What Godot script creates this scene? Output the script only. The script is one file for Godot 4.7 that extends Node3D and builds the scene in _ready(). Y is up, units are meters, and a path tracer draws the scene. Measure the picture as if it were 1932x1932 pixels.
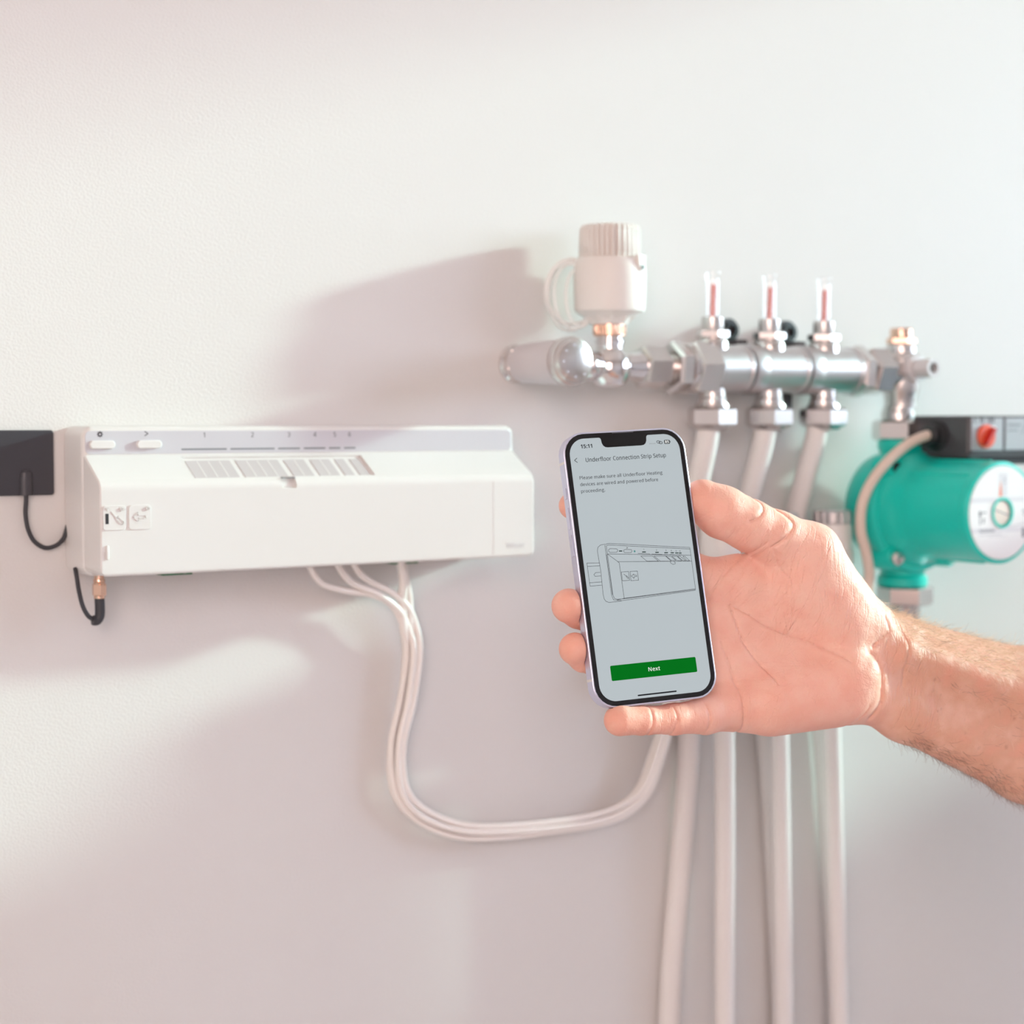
extends Node3D
# A wall with a heating controller, a manifold with a pump, and a hand that holds a phone.
# Everything is built in millimetres (x along the wall, y up, z out of the wall) and committed in metres.

const BONES := [
	[1, 45.4, 33.2, -7.0, 11.6, 55.0, 25.8, -5.0, 13.9],
	[1, 55.0, 25.8, -5.0, 13.9, 69.4, 18.0, -5.0, 13.7],
	[1, 69.4, 18.0, -5.0, 13.7, 86.7, 9.5, -6.0, 14.3],
	[1, 86.7, 9.5, -6.0, 14.3, 106.6, -1.6, -9.0, 18.3],
	[1, 106.6, -1.6, -9.0, 18.3, 125.1, -28.9, -13.0, 16.9],
	[1, 125.1, -28.9, -13.0, 16.9, 142.3, -43.3, -16.0, 13.7],
	[0, 97.7, -18.9, -13.0, 17.1, 123.8, -45.0, -13.0, 17.2],
	[0, 68.8, -13.7, -25.0, 16.2, 135.3, -45.2, -21.0, 15.6],
	[0, 64.8, -35.0, -28.0, 15.9, 137.2, -54.4, -21.0, 15.6],
	[0, 59.9, -56.8, -27.0, 15.2, 136.3, -66.4, -20.0, 14.9],
	[0, 58.3, -78.4, -22.0, 13.9, 127.8, -79.1, -18.0, 14.8],
	[0, 75.9, -78.8, -18.0, 19.2, 117.8, -77.5, -15.0, 19.4],
	[0, 121.2, -66.5, -9.0, 12.9, 126.4, -68.8, -8.0, 11.8],
	[2, 68.8, -13.7, -25.0, 16.2, 46.8, -9.3, -27.0, 13.8],
	[2, 46.8, -9.3, -27.0, 13.8, 14.9, 14.3, -24.0, 10.7],
	[2, 14.9, 14.3, -24.0, 10.7, -13.1, 29.8, -20.0, 8.9],
	[2, -13.1, 29.8, -20.0, 8.9, -28.1, 36.6, -15.0, 7.4],
	[3, 64.8, -35.0, -28.0, 15.9, 41.2, -31.3, -29.0, 13.4],
	[3, 41.2, -31.3, -29.0, 13.4, -0.9, -25.0, -26.0, 10.3],
	[3, -0.9, -25.0, -26.0, 10.3, -23.3, -21.7, -20.0, 9.4],
	[3, -23.3, -21.7, -20.0, 9.4, -39.9, -17.3, -9.0, 9.2],
	[3, -23.3, -22.3, -20.0, 7.9, -34.0, -23.5, -13.0, 5.9],
	[4, 59.9, -56.8, -27.0, 15.2, 37.5, -53.1, -28.0, 12.8],
	[4, 37.5, -53.1, -28.0, 12.8, -0.8, -46.7, -26.0, 9.7],
	[4, -0.8, -46.7, -26.0, 9.7, -24.3, -45.0, -20.0, 8.8],
	[4, -24.3, -45.0, -20.0, 8.8, -39.4, -40.1, -9.0, 8.6],
	[4, -24.4, -45.5, -20.0, 7.3, -34.5, -46.9, -13.0, 5.9],
	[5, 58.3, -78.4, -22.0, 13.9, 32.7, -82.6, -14.0, 9.7],
	[5, 32.7, -82.6, -14.0, 9.7, 11.4, -82.6, -9.0, 7.9],
	[5, 11.4, -82.6, -9.0, 7.9, -7.3, -81.4, -5.0, 7.3],
	[5, -7.3, -81.4, -5.0, 7.3, -22.4, -79.9, -2.0, 8.3],
	[0, 140.9, -52.3, -15.0, 10.7, 155.5, -60.3, -9.0, 8.3],
	[0, 155.5, -60.3, -9.0, 8.3, 234.6, -93.3, -11.0, 11.0],
	[0, 234.6, -93.3, -11.0, 11.0, 370.4, -146.2, -18.0, 14.7],
	[0, 148.1, -48.8, -26.0, 13.3, 171.6, -51.0, -35.0, 12.0],
	[0, 171.6, -51.0, -35.0, 12.0, 263.3, -82.5, -48.0, 16.9],
	[0, 263.3, -82.5, -48.0, 16.9, 410.8, -138.5, -62.0, 20.8],
	[0, 144.8, -50.6, -21.0, 12.6, 163.8, -55.6, -22.0, 11.2],
	[0, 163.8, -55.6, -22.0, 11.2, 248.5, -88.2, -29.0, 15.3],
	[0, 248.5, -88.2, -29.0, 15.3, 390.6, -142.2, -40.0, 19.0],
	[0, 142.1, -69.8, -22.0, 15.0, 164.2, -77.7, -26.0, 17.5],
	[0, 164.2, -77.7, -26.0, 17.5, 246.8, -116.1, -34.0, 26.2],
	[0, 246.8, -116.1, -34.0, 26.2, 388.9, -174.4, -46.0, 32.7],
	[0, 137.9, -84.0, -19.0, 13.7, 159.7, -95.7, -21.0, 13.5],
	[0, 159.7, -95.7, -21.0, 13.5, 239.3, -132.9, -28.0, 19.8],
	[0, 239.3, -132.9, -28.0, 19.8, 376.6, -198.7, -38.0, 25.2],
	[0, 54.5, -19.2, -29.0, 12.9, 51.2, -43.9, -30.0, 12.9],
	[0, 51.2, -43.9, -30.0, 12.9, 45.8, -74.6, -25.0, 12.2],
]
const CREASES := [
	[0.68, 1.1, 56.3, -24.5, 60.4, -27.3],
	[0.68, 1.1, 60.4, -27.3, 65.8, -31.1],
	[0.68, 1.1, 65.8, -31.1, 71.0, -35.1],
	[0.68, 1.1, 71.0, -35.1, 76.4, -38.9],
	[0.68, 1.1, 76.4, -38.9, 82.4, -42.0],
	[0.68, 1.1, 82.4, -42.0, 88.6, -44.8],
	[0.68, 1.1, 88.6, -44.8, 95.0, -47.8],
	[0.68, 1.1, 95.0, -47.8, 100.9, -50.7],
	[0.68, 1.1, 100.9, -50.7, 105.6, -53.8],
	[0.68, 1.1, 105.6, -53.8, 109.6, -56.9],
	[0.68, 1.1, 109.6, -56.9, 113.3, -60.2],
	[0.68, 1.1, 113.3, -60.2, 115.9, -62.8],
	[0.68, 1.1, 56.3, -24.5, 56.6, -28.1],
	[0.68, 1.1, 56.6, -28.1, 57.3, -33.0],
	[0.68, 1.1, 57.3, -33.0, 58.4, -37.7],
	[0.68, 1.1, 58.4, -37.7, 59.9, -42.7],
	[0.68, 1.1, 59.9, -42.7, 62.2, -48.3],
	[0.68, 1.1, 62.2, -48.3, 64.7, -53.7],
	[0.68, 1.1, 64.7, -53.7, 67.1, -57.7],
	[0.68, 1.1, 67.1, -57.7, 69.3, -61.5],
	[0.68, 1.1, 69.3, -61.5, 71.3, -66.6],
	[0.68, 1.1, 71.3, -66.6, 72.6, -70.7],
	[0.62, 1.2, 47.5, -43.7, 48.4, -47.7],
	[0.62, 1.2, 48.4, -47.7, 49.5, -53.2],
	[0.62, 1.2, 49.5, -53.2, 50.4, -59.0],
	[0.62, 1.2, 50.4, -59.0, 51.2, -64.9],
	[0.62, 1.2, 51.2, -64.9, 51.9, -70.2],
	[0.62, 1.2, 51.9, -70.2, 52.5, -75.4],
	[0.62, 1.2, 52.5, -75.4, 52.5, -80.8],
	[0.62, 1.2, 52.5, -80.8, 52.6, -85.8],
	[0.62, 1.2, 52.6, -85.8, 53.5, -90.2],
	[0.62, 1.2, 53.5, -90.2, 54.4, -93.2],
	[0.62, 1.2, 29.7, -77.2, 29.9, -79.3],
	[0.62, 1.2, 29.9, -79.3, 30.1, -82.4],
	[0.62, 1.2, 30.1, -82.4, 30.1, -86.3],
	[0.62, 1.2, 30.1, -86.3, 30.1, -89.6],
	[0.87, 1.3, 72.6, 31.3, 73.5, 29.6],
	[0.87, 1.3, 73.5, 29.6, 74.3, 27.4],
	[0.87, 1.3, 74.3, 27.4, 74.1, 25.3],
	[0.87, 1.3, 74.1, 25.3, 73.1, 23.2],
	[0.87, 1.3, 73.1, 23.2, 70.9, 21.0],
	[0.87, 1.3, 70.9, 21.0, 68.3, 19.2],
	[0.87, 1.3, 68.3, 19.2, 65.8, 18.3],
	[0.87, 1.3, 65.8, 18.3, 64.0, 17.9],
	[0.99, 1.4, 85.1, 23.4, 87.6, 20.3],
	[0.99, 1.4, 87.6, 20.3, 90.0, 16.6],
	[0.99, 1.4, 90.0, 16.6, 90.5, 14.7],
	[0.99, 1.4, 90.5, 14.7, 89.7, 12.9],
	[0.99, 1.4, 89.7, 12.9, 87.1, 10.1],
	[0.99, 1.4, 87.1, 10.1, 83.8, 7.4],
	[0.99, 1.4, 83.8, 7.4, 80.1, 5.1],
	[0.99, 1.4, 80.1, 5.1, 77.2, 3.6],
	[0.56, 1.2, 77.2, 3.6, 79.2, 0.3],
	[0.56, 1.2, 79.2, 0.3, 81.9, -4.3],
	[0.56, 1.2, 81.9, -4.3, 85.0, -9.8],
	[0.56, 1.2, 85.0, -9.8, 87.5, -14.3],
	[0.56, 1.2, 74.6, 5.9, 70.3, 3.0],
	[0.56, 1.2, 70.3, 3.0, 64.6, -0.8],
	[0.56, 1.2, 64.6, -0.8, 59.2, -4.3],
	[0.56, 1.2, 59.2, -4.3, 54.0, -8.4],
	[0.56, 1.2, 54.0, -8.4, 48.9, -14.9],
	[0.56, 1.2, 48.9, -14.9, 45.2, -20.4],
	[0.43, 1.1, 74.7, 2.7, 72.3, 0.2],
	[0.43, 1.1, 72.3, 0.2, 69.0, -3.3],
	[0.43, 1.1, 69.0, -3.3, 65.0, -7.6],
	[0.43, 1.1, 65.0, -7.6, 61.8, -11.2],
	[0.37, 1.0, 88.1, -14.4, 86.9, -17.5],
	[0.37, 1.0, 86.9, -17.5, 85.2, -21.6],
	[0.37, 1.0, 85.2, -21.6, 82.5, -26.1],
	[0.37, 1.0, 82.5, -26.1, 80.3, -29.7],
	[0.93, 1.5, 133.7, -56.0, 135.1, -54.7],
	[0.93, 1.5, 135.1, -54.7, 137.3, -53.1],
	[0.93, 1.5, 137.3, -53.1, 140.9, -51.3],
	[0.93, 1.5, 140.9, -51.3, 144.0, -49.9],
	[1.36, 2.2, 131.1, -60.0, 133.5, -61.9],
	[1.36, 2.2, 133.5, -61.9, 135.9, -64.8],
	[1.36, 2.2, 135.9, -64.8, 136.7, -68.3],
	[1.36, 2.2, 136.7, -68.3, 136.7, -72.4],
	[1.36, 2.2, 136.7, -72.4, 136.3, -76.7],
	[1.36, 2.2, 136.3, -76.7, 135.6, -80.8],
	[1.36, 2.2, 135.6, -80.8, 135.6, -84.1],
	[1.36, 2.2, 135.6, -84.1, 135.2, -87.2],
	[1.36, 2.2, 135.2, -87.2, 133.0, -91.1],
	[1.36, 2.2, 133.0, -91.1, 130.9, -94.2],
	[0.5, 1.1, 156.4, -36.3, 156.3, -40.2],
	[0.5, 1.1, 156.3, -40.2, 156.1, -45.0],
	[0.5, 1.1, 156.1, -45.0, 156.1, -49.1],
	[0.5, 1.1, 156.1, -49.1, 155.9, -53.7],
	[0.5, 1.1, 155.9, -53.7, 155.2, -59.9],
	[0.5, 1.1, 155.2, -59.9, 154.3, -66.6],
	[0.5, 1.1, 154.3, -66.6, 153.4, -73.8],
	[0.5, 1.1, 153.4, -73.8, 152.7, -79.3],
	[0.5, 1.1, 151.7, -38.1, 152.7, -42.2],
	[0.5, 1.1, 152.7, -42.2, 153.9, -47.0],
	[0.5, 1.1, 153.9, -47.0, 154.4, -50.9],
	[0.5, 1.1, 154.4, -50.9, 154.6, -53.6],
	[0.43, 1.1, 144.4, -40.7, 145.1, -44.1],
	[0.43, 1.1, 145.1, -44.1, 145.5, -48.4],
	[0.43, 1.1, 145.5, -48.4, 144.0, -53.1],
	[0.43, 1.1, 144.0, -53.1, 142.2, -56.8],
	[0.5, 1.4, 117.2, -99.1, 119.2, -97.0],
	[0.5, 1.4, 119.2, -97.0, 121.7, -94.3],
	[0.5, 1.4, 121.7, -94.3, 124.3, -91.0],
	[0.5, 1.4, 124.3, -91.0, 126.3, -88.4],
	[0.62, 1.1, -5.4, -73.3, -5.4, -76.9],
	[0.62, 1.1, -5.4, -76.9, -5.7, -81.6],
	[0.62, 1.1, -5.7, -81.6, -6.6, -86.5],
	[0.62, 1.1, -6.6, -86.5, -7.5, -90.4],
	[0.43, 1.0, 9.3, -76.5, 9.6, -79.4],
	[0.43, 1.0, 9.6, -79.4, 9.6, -83.3],
	[0.43, 1.0, 9.6, -83.3, 8.4, -87.8],
	[0.43, 1.0, 8.4, -87.8, 7.2, -91.4],
	[0.37, 1.0, 30.2, -79.8, 30.7, -82.5],
	[0.37, 1.0, 30.7, -82.5, 30.8, -86.1],
	[0.37, 1.0, 30.8, -86.1, 29.6, -90.1],
	[0.37, 1.0, 29.6, -90.1, 28.2, -93.2],
]
const DRAWING := [
	[Vector2(-18.4, 12.5), Vector2(-17.3, 12.9), Vector2(-16.1, 12.9), Vector2(30.3, 7.2)],
	[Vector2(-18.1, 11.6), Vector2(-17.6, 12.0), Vector2(-16.7, 12.1), Vector2(30.2, 6.4)],
	[Vector2(30.3, 7.2), Vector2(30.3, 3.0), Vector2(30.3, -15.6)],
	[Vector2(-18.2, 7.4), Vector2(30.4, 3.0)],
	[Vector2(-17.9, 7.2), Vector2(-12.7, 2.9), Vector2(-12.0, 2.1), Vector2(-11.8, -16.7)],
	[Vector2(-12.8, 2.8), Vector2(30.3, -0.2)],
	[Vector2(-18.9, 12.3), Vector2(-18.8, -14.3), Vector2(-18.0, -17.1), Vector2(-16.3, -17.4), Vector2(-11.7, -16.8), Vector2(30.3, -15.2)],
	[Vector2(-18.1, 11.6), Vector2(-18.0, -14.5), Vector2(-17.3, -16.5), Vector2(-15.9, -16.9)],
	[Vector2(-18.6, 7.1), Vector2(-18.2, -14.3)],
	[Vector2(-15.9, -17.0), Vector2(-11.7, -17.0), Vector2(30.3, -15.6)],
	[Vector2(-16.3, -17.4), Vector2(-13.6, -17.9), Vector2(30.2, -16.0)],
	[Vector2(-18.6, 12.7), Vector2(-21.4, 12.4), Vector2(-23.0, 11.3), Vector2(-23.6, 9.5), Vector2(-23.1, -2.0), Vector2(-23.2, -3.9), Vector2(-23.5, -13.7), Vector2(-23.2, -16.2), Vector2(-22.4, -17.5), Vector2(-20.8, -18.2), Vector2(-16.8, -18.2), Vector2(-13.5, -18.0)],
	[Vector2(-23.2, 3.0), Vector2(-30.4, 3.5), Vector2(-30.4, -1.4), Vector2(-30.3, -8.8), Vector2(-23.6, -8.8)],
	[Vector2(-30.3, 1.7), Vector2(-23.4, 1.5)],
	[Vector2(-30.3, -7.0), Vector2(-23.4, -7.1)],
	[Vector2(-23.6, -2.0), Vector2(-26.1, -1.9), Vector2(-27.3, -2.9), Vector2(-26.7, -3.9), Vector2(-23.5, -3.9)],
	[Vector2(-11.5, -2.8), Vector2(-7.3, -2.8), Vector2(-7.3, -7.5), Vector2(-11.5, -7.5), Vector2(-11.5, -2.8)],
	[Vector2(-6.4, -2.9), Vector2(-2.2, -3.0), Vector2(-2.2, -7.9), Vector2(-6.6, -7.8), Vector2(-6.4, -2.9)],
	[Vector2(-10.2, -4.0), Vector2(-8.8, -5.4)],
	[Vector2(-8.8, -5.0), Vector2(-8.1, -5.7), Vector2(-7.7, -6.5), Vector2(-8.3, -6.4), Vector2(-8.9, -5.7), Vector2(-8.8, -5.0)],
	[Vector2(-6.0, -5.4), Vector2(-4.5, -4.4), Vector2(-4.5, -5.0), Vector2(-3.1, -5.1), Vector2(-3.0, -5.8), Vector2(-4.5, -5.9), Vector2(-4.7, -6.7), Vector2(-6.0, -5.4)],
	[Vector2(0.9, 4.8), Vector2(7.7, 4.3), Vector2(10.8, 1.3), Vector2(4.1, 1.8), Vector2(0.9, 4.8)],
	[Vector2(8.6, 4.2), Vector2(15.3, 3.7), Vector2(18.3, 0.7), Vector2(11.9, 1.2), Vector2(8.6, 4.2)],
	[Vector2(15.6, 3.6), Vector2(18.4, 3.3), Vector2(21.1, 0.9), Vector2(18.3, 1.2), Vector2(15.6, 3.6)],
	[Vector2(19.0, 3.3), Vector2(22.0, 3.1), Vector2(24.5, 0.5), Vector2(21.9, 0.7), Vector2(19.0, 3.3)],
	[Vector2(22.3, 3.0), Vector2(23.9, 2.9), Vector2(26.9, 0.3), Vector2(25.3, 0.4), Vector2(22.3, 3.0)],
	[Vector2(25.5, 2.8), Vector2(26.6, 2.7), Vector2(29.1, 0.1), Vector2(27.6, 0.2), Vector2(25.5, 2.8)],
	[Vector2(17.6, 0.5), Vector2(17.9, -0.3), Vector2(19.0, -1.1), Vector2(20.4, -0.9), Vector2(20.5, -0.1), Vector2(19.8, 0.3)],
	[Vector2(-0.5, 6.3), Vector2(6.5, 5.5)],
	[Vector2(7.3, 5.4), Vector2(13.7, 4.7)],
	[Vector2(14.3, 4.6), Vector2(17.1, 4.3)],
	[Vector2(17.8, 4.3), Vector2(20.7, 4.0)],
	[Vector2(21.2, 3.9), Vector2(22.8, 3.8)],
	[Vector2(23.3, 3.8), Vector2(25.0, 3.6)],
	[Vector2(-6.6, 10.2), Vector2(-6.0, 9.7), Vector2(-6.8, 9.4)],
	[Vector2(-16.0, 10.1), Vector2(-16.4, 10.0), Vector2(-16.8, 9.8), Vector2(-17.1, 9.5), Vector2(-17.2, 9.2), Vector2(-17.2, 8.8), Vector2(-17.0, 8.5), Vector2(-16.7, 8.2), Vector2(-16.3, 8.1), Vector2(-13.2, 7.9), Vector2(-12.8, 7.9), Vector2(-12.4, 8.1), Vector2(-12.1, 8.4), Vector2(-12.0, 8.8), Vector2(-12.0, 9.2), Vector2(-12.2, 9.5), Vector2(-12.5, 9.7), Vector2(-12.9, 9.8), Vector2(-16.0, 10.1)],
	[Vector2(-7.5, 9.0), Vector2(-7.9, 8.9), Vector2(-8.2, 8.8), Vector2(-8.5, 8.5), Vector2(-8.6, 8.2), Vector2(-8.5, 7.9), Vector2(-8.4, 7.6), Vector2(-8.1, 7.4), Vector2(-7.8, 7.3), Vector2(-4.9, 7.1), Vector2(-4.5, 7.1), Vector2(-4.2, 7.3), Vector2(-4.0, 7.5), Vector2(-3.8, 7.8), Vector2(-3.9, 8.2), Vector2(-4.0, 8.5), Vector2(-4.3, 8.7), Vector2(-4.6, 8.7), Vector2(-7.5, 9.0)],
]
const LEDS := [Vector4(-11.1, 8.4, -9.6, 8.3), Vector4(2.2, 6.9, 4.0, 6.8), Vector4(9.8, 6.1, 11.5, 6.0), Vector4(15.0, 5.5, 16.8, 5.4), Vector4(18.7, 5.2, 20.3, 5.1), Vector4(21.4, 4.9, 22.9, 4.8), Vector4(23.5, 4.7, 24.8, 4.6)]
const ART_DIGITS := [Vector2(3.2, 8.2), Vector2(10.5, 7.3), Vector2(16.0, 6.7), Vector2(19.1, 6.3), Vector2(21.9, 6.0), Vector2(24.2, 5.8)]
const PHONE_AT := Vector3(0.21432, 0.01463, 0.28716)
const MM := 0.001

var origin := Vector3.ZERO            # of the thing that is being built, in millimetres
var tri := PackedVector3Array()       # triangles of the part that is being built
var grp := PackedInt32Array()         # a smoothing group for each triangle, -1 for flat
var names := {}
var rng := RandomNumberGenerator.new()
var mat := {}


# ---------------------------------------------------------------- naming and committing

func numbered(called: String) -> String:
	var n: int = names.get(called, 0)
	names[called] = n + 1
	return called if n == 0 else "%s_%03d" % [called, n]


func tag(o: Node, label: String, category: String, group := "") -> Node:
	o.set_meta("label", label)
	o.set_meta("category", category)
	if group != "":
		o.set_meta("group", group)
	return o


func thing(called: String, label: String, category: String, at: Vector3, group := "") -> Node3D:
	var o := Node3D.new()
	o.name = numbered(called)
	origin = at
	o.position = at * MM
	add_child(o, true)
	tag(o, label, category, group)
	return o


func mesh_of() -> ArrayMesh:
	var st := SurfaceTool.new()
	st.begin(Mesh.PRIMITIVE_TRIANGLES)
	for i in grp.size():
		st.set_smooth_group(0xFFFFFFFF if grp[i] < 0 else grp[i])
		for k in 3:
			st.add_vertex((tri[i * 3 + k] - origin) * MM)
	st.generate_normals()
	tri.clear()
	grp.clear()
	return st.commit()


func part(called: String, m: Material, parent: Node) -> MeshInstance3D:
	var o := MeshInstance3D.new()
	o.name = called
	o.mesh = mesh_of()
	o.material_override = m
	parent.add_child(o, true)
	return o


func structure(called: String, m: Material) -> MeshInstance3D:
	origin = Vector3.ZERO
	var o := part(called, m, self)
	o.set_meta("kind", "structure")
	return o


# ---------------------------------------------------------------- shapes

func settle(from: int, how := Transform3D()) -> void:
	# turns the triangles added since FROM so that their fronts look out (a closed shape), and places them
	var volume := 0.0
	for i in range(from, grp.size()):
		volume += tri[i * 3].dot(tri[i * 3 + 1].cross(tri[i * 3 + 2]))
	var mirrored: bool = how.basis.determinant() < 0.0
	for i in range(from, grp.size()):
		if (volume > 0.0) != mirrored:
			var keep := tri[i * 3 + 1]
			tri[i * 3 + 1] = tri[i * 3 + 2]
			tri[i * 3 + 2] = keep
		for k in 3:
			tri[i * 3 + k] = how * tri[i * 3 + k]


func loft(rings: Array, how := Transform3D(), flat := false, smooth_steps := false, hollow := false) -> void:
	# joins rings of equally many points; the first and the last ring are closed with a fan
	var from := grp.size()
	var n: int = rings[0].size()
	for r in rings.size() - (0 if hollow else 1):
		var a: PackedVector3Array = rings[r]
		var b: PackedVector3Array = rings[(r + 1) % rings.size()]
		for i in n:
			var j := (i + 1) % n
			var g := -1 if flat else (1 if smooth_steps else r + 1)
			tri.append_array([a[i], a[j], b[j], a[i], b[j], b[i]])
			grp.append_array([g, g])
	if not hollow:
		for last in [false, true]:
			var a: PackedVector3Array = rings[-1 if last else 0]
			var mid := Vector3.ZERO
			for p in a:
				mid += p / n
			for i in n:
				var j := (i + 1) % n
				tri.append_array([mid, a[i], a[j]] if last else [mid, a[j], a[i]])
				grp.append(30 if last else 31)
	settle(from, how)


func lathe(profile: Array, segs := 32, how := Transform3D(), flat := false) -> void:
	# profile: Vector2(radius, height), from the axis up the outside to the axis
	var from := grp.size()
	var group := 1
	var was := Vector2.ZERO
	for k in profile.size() - 1:
		var p: Vector2 = profile[k]
		var q: Vector2 = profile[k + 1]
		var way := (q - p).normalized()
		if k > 0 and way.dot(was) < 0.86:
			group = group % 29 + 1
		was = way
		for i in segs:
			var a := TAU * i / segs
			var b := TAU * (i + 1) / segs
			var p0 := Vector3(p.x * cos(a), p.y, p.x * sin(a))
			var p1 := Vector3(p.x * cos(b), p.y, p.x * sin(b))
			var q0 := Vector3(q.x * cos(a), q.y, q.x * sin(a))
			var q1 := Vector3(q.x * cos(b), q.y, q.x * sin(b))
			var g := -1 if flat else group
			if p.x > 0.0001:
				tri.append_array([p0, p1, q1])
				grp.append(g)
			if q.x > 0.0001:
				tri.append_array([p0, q1, q0])
				grp.append(g)
	settle(from, how)


func pipe_ring(inner: float, outer: float, y0: float, y1: float, segs := 40, how := Transform3D()) -> void:
	var rings := []
	for p in [Vector2(inner, y0), Vector2(outer, y0), Vector2(outer, y1), Vector2(inner, y1)]:
		var ring := PackedVector3Array()
		for i in segs:
			ring.append(Vector3(p.x * cos(TAU * i / segs), p.y, p.x * sin(TAU * i / segs)))
		rings.append(ring)
	loft(rings, how, false, false, true)


func hexagon(across: float, y0: float, y1: float, how := Transform3D(), turn := 0.0) -> void:
	# a nut: flat sides, chamfered ends; ACROSS is the radius to a corner
	var h := y1 - y0
	var c := minf(across * 0.1, h * 0.25)
	var t := how * Transform3D(Basis(Vector3.UP, turn))
	lathe([Vector2(0, y0), Vector2(across * 0.86, y0), Vector2(across, y0 + c), Vector2(across, y1 - c), Vector2(across * 0.86, y1), Vector2(0, y1)], 6, t, true)


func smooth_path(points: Array, steps := 8) -> PackedVector3Array:
	# a Catmull-Rom curve through the points
	var out := PackedVector3Array()
	var n := points.size()
	for i in n - 1:
		var a: Vector3 = points[max(i - 1, 0)]
		var b: Vector3 = points[i]
		var c: Vector3 = points[i + 1]
		var d: Vector3 = points[min(i + 2, n - 1)]
		for k in steps:
			out.append(b.cubic_interpolate(c, a, d, float(k) / steps))
	out.append(points[n - 1])
	return out


func tube(path: PackedVector3Array, radius: float, segs := 12, radius_end := -1.0, squash := 1.0) -> void:
	var from := grp.size()
	var n := path.size()
	var side := Vector3.UP
	var rings := []
	for i in n:
		var along := (path[mini(i + 1, n - 1)] - path[maxi(i - 1, 0)]).normalized()
		if i == 0:
			side = along.cross(Vector3.UP if absf(along.y) < 0.9 else Vector3.RIGHT).normalized()
		side = (side - along * side.dot(along)).normalized()
		var up := along.cross(side)
		var r := radius if radius_end < 0.0 else lerpf(radius, radius_end, float(i) / (n - 1))
		var ring := PackedVector3Array()
		for k in segs:
			var a := TAU * k / segs
			ring.append(path[i] + (side * cos(a) + up * sin(a) * squash) * r)
		rings.append(ring)
	loft(rings, Transform3D(), false, true)


func rounded(w: float, h: float, r: float, inset := 0.0, steps := 6) -> PackedVector2Array:
	# a rectangle round the origin with round corners
	var out := PackedVector2Array()
	var x := w / 2.0 - inset
	var y := h / 2.0 - inset
	var q := maxf(r - inset, 0.05)
	for k in 4:
		var mid := Vector2([x - q, q - x, q - x, x - q][k], [y - q, y - q, q - y, q - y][k])
		for i in steps + 1:
			var a := PI / 2 * (k + float(i) / steps)
			out.append(mid + Vector2(cos(a), sin(a)) * q)
	return out


func ring_at(flat: PackedVector2Array, z: float) -> PackedVector3Array:
	var out := PackedVector3Array()
	for p in flat:
		out.append(Vector3(p.x, p.y, z))
	return out


func plate(w: float, h: float, r: float, z0: float, z1: float, bevel: float, how := Transform3D()) -> void:
	# a rounded plate whose front edge (at z1) is rounded
	var rings := [ring_at(rounded(w, h, r), z0)]
	for k in 4:
		var a := PI / 2 * k / 3.0
		rings.append(ring_at(rounded(w, h, r, bevel * (1.0 - cos(a))), z1 - bevel + bevel * sin(a)))
	loft(rings, how)


func block(from: Vector3, to: Vector3, bevel := 0.0) -> void:
	var mid := (from + to) / 2.0
	var s := to - from
	var rings := []
	for q in ([[0.0, bevel], [bevel, 0.0], [s.z - bevel, 0.0], [s.z, bevel]] if bevel > 0.0 else [[0.0, 0.0], [s.z, 0.0]]):
		var x: float = s.x / 2 - q[1]
		var y: float = s.y / 2 - q[1]
		var c := bevel * 0.7
		var ring := PackedVector3Array()
		if bevel > 0.0:
			for p in [[x, y - c], [x - c, y], [c - x, y], [-x, y - c], [-x, c - y], [c - x, -y], [x - c, -y], [x, c - y]]:
				ring.append(Vector3(p[0], p[1], q[0] - s.z / 2))
		else:
			for p in [[x, y], [-x, y], [-x, -y], [x, -y]]:
				ring.append(Vector3(p[0], p[1], q[0] - s.z / 2))
		rings.append(ring)
	loft(rings, Transform3D(Basis(), mid), true)


func line_strip(points: Array, width: float, thick: float, how := Transform3D()) -> void:
	# a raised line along points in a plane
	for i in points.size() - 1:
		var a: Vector2 = points[i]
		var b: Vector2 = points[i + 1]
		if a.distance_to(b) < 0.01:
			continue
		var along := (b - a).normalized() * width * 0.35
		var side := Vector2(-along.y, along.x).normalized() * width * 0.5
		var flat := PackedVector2Array([a - along - side, b + along - side, b + along + side, a - along + side])
		loft([ring_at(flat, 0.0), ring_at(flat, thick)], how, true)


func lettering(called: String, text: String, height: float, m: Material, parent: Node, at: Vector3, fit_width := 0.0, turn := Basis(), bold := false) -> void:
	# flat print: HEIGHT is that of the capitals, AT the middle of the line, in millimetres
	var t := TextMesh.new()
	var f := SystemFont.new()
	f.font_names = PackedStringArray(["Droid Sans"])
	f.font_weight = 700 if bold else 400
	t.font = f
	t.font_size = 64
	t.text = text
	t.depth = 0.001
	t.curve_step = 1.0
	t.pixel_size = 0.001
	var o := MeshInstance3D.new()
	o.name = called
	o.mesh = t
	o.material_override = m
	var tall := height * MM / 0.046      # a capital of this font is 46 mm high at this size
	var wide := tall
	if fit_width > 0.0:
		wide = fit_width * MM / maxf(t.get_aabb().size.x, 0.001)
	o.transform = Transform3D(turn * Basis.from_scale(Vector3(wide, tall, 0.05)), (at - origin) * MM)
	parent.add_child(o, true)


# ---------------------------------------------------------------- materials

func paint(color: Color, rough := 0.5, metal := 0.0, spec := 0.5) -> StandardMaterial3D:
	var m := StandardMaterial3D.new()
	m.albedo_color = color
	m.roughness = rough
	m.metallic = metal
	m.metallic_specular = spec
	return m


func rgb(r: int, g: int, b: int) -> Color:
	return Color(r / 255.0, g / 255.0, b / 255.0)


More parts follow.
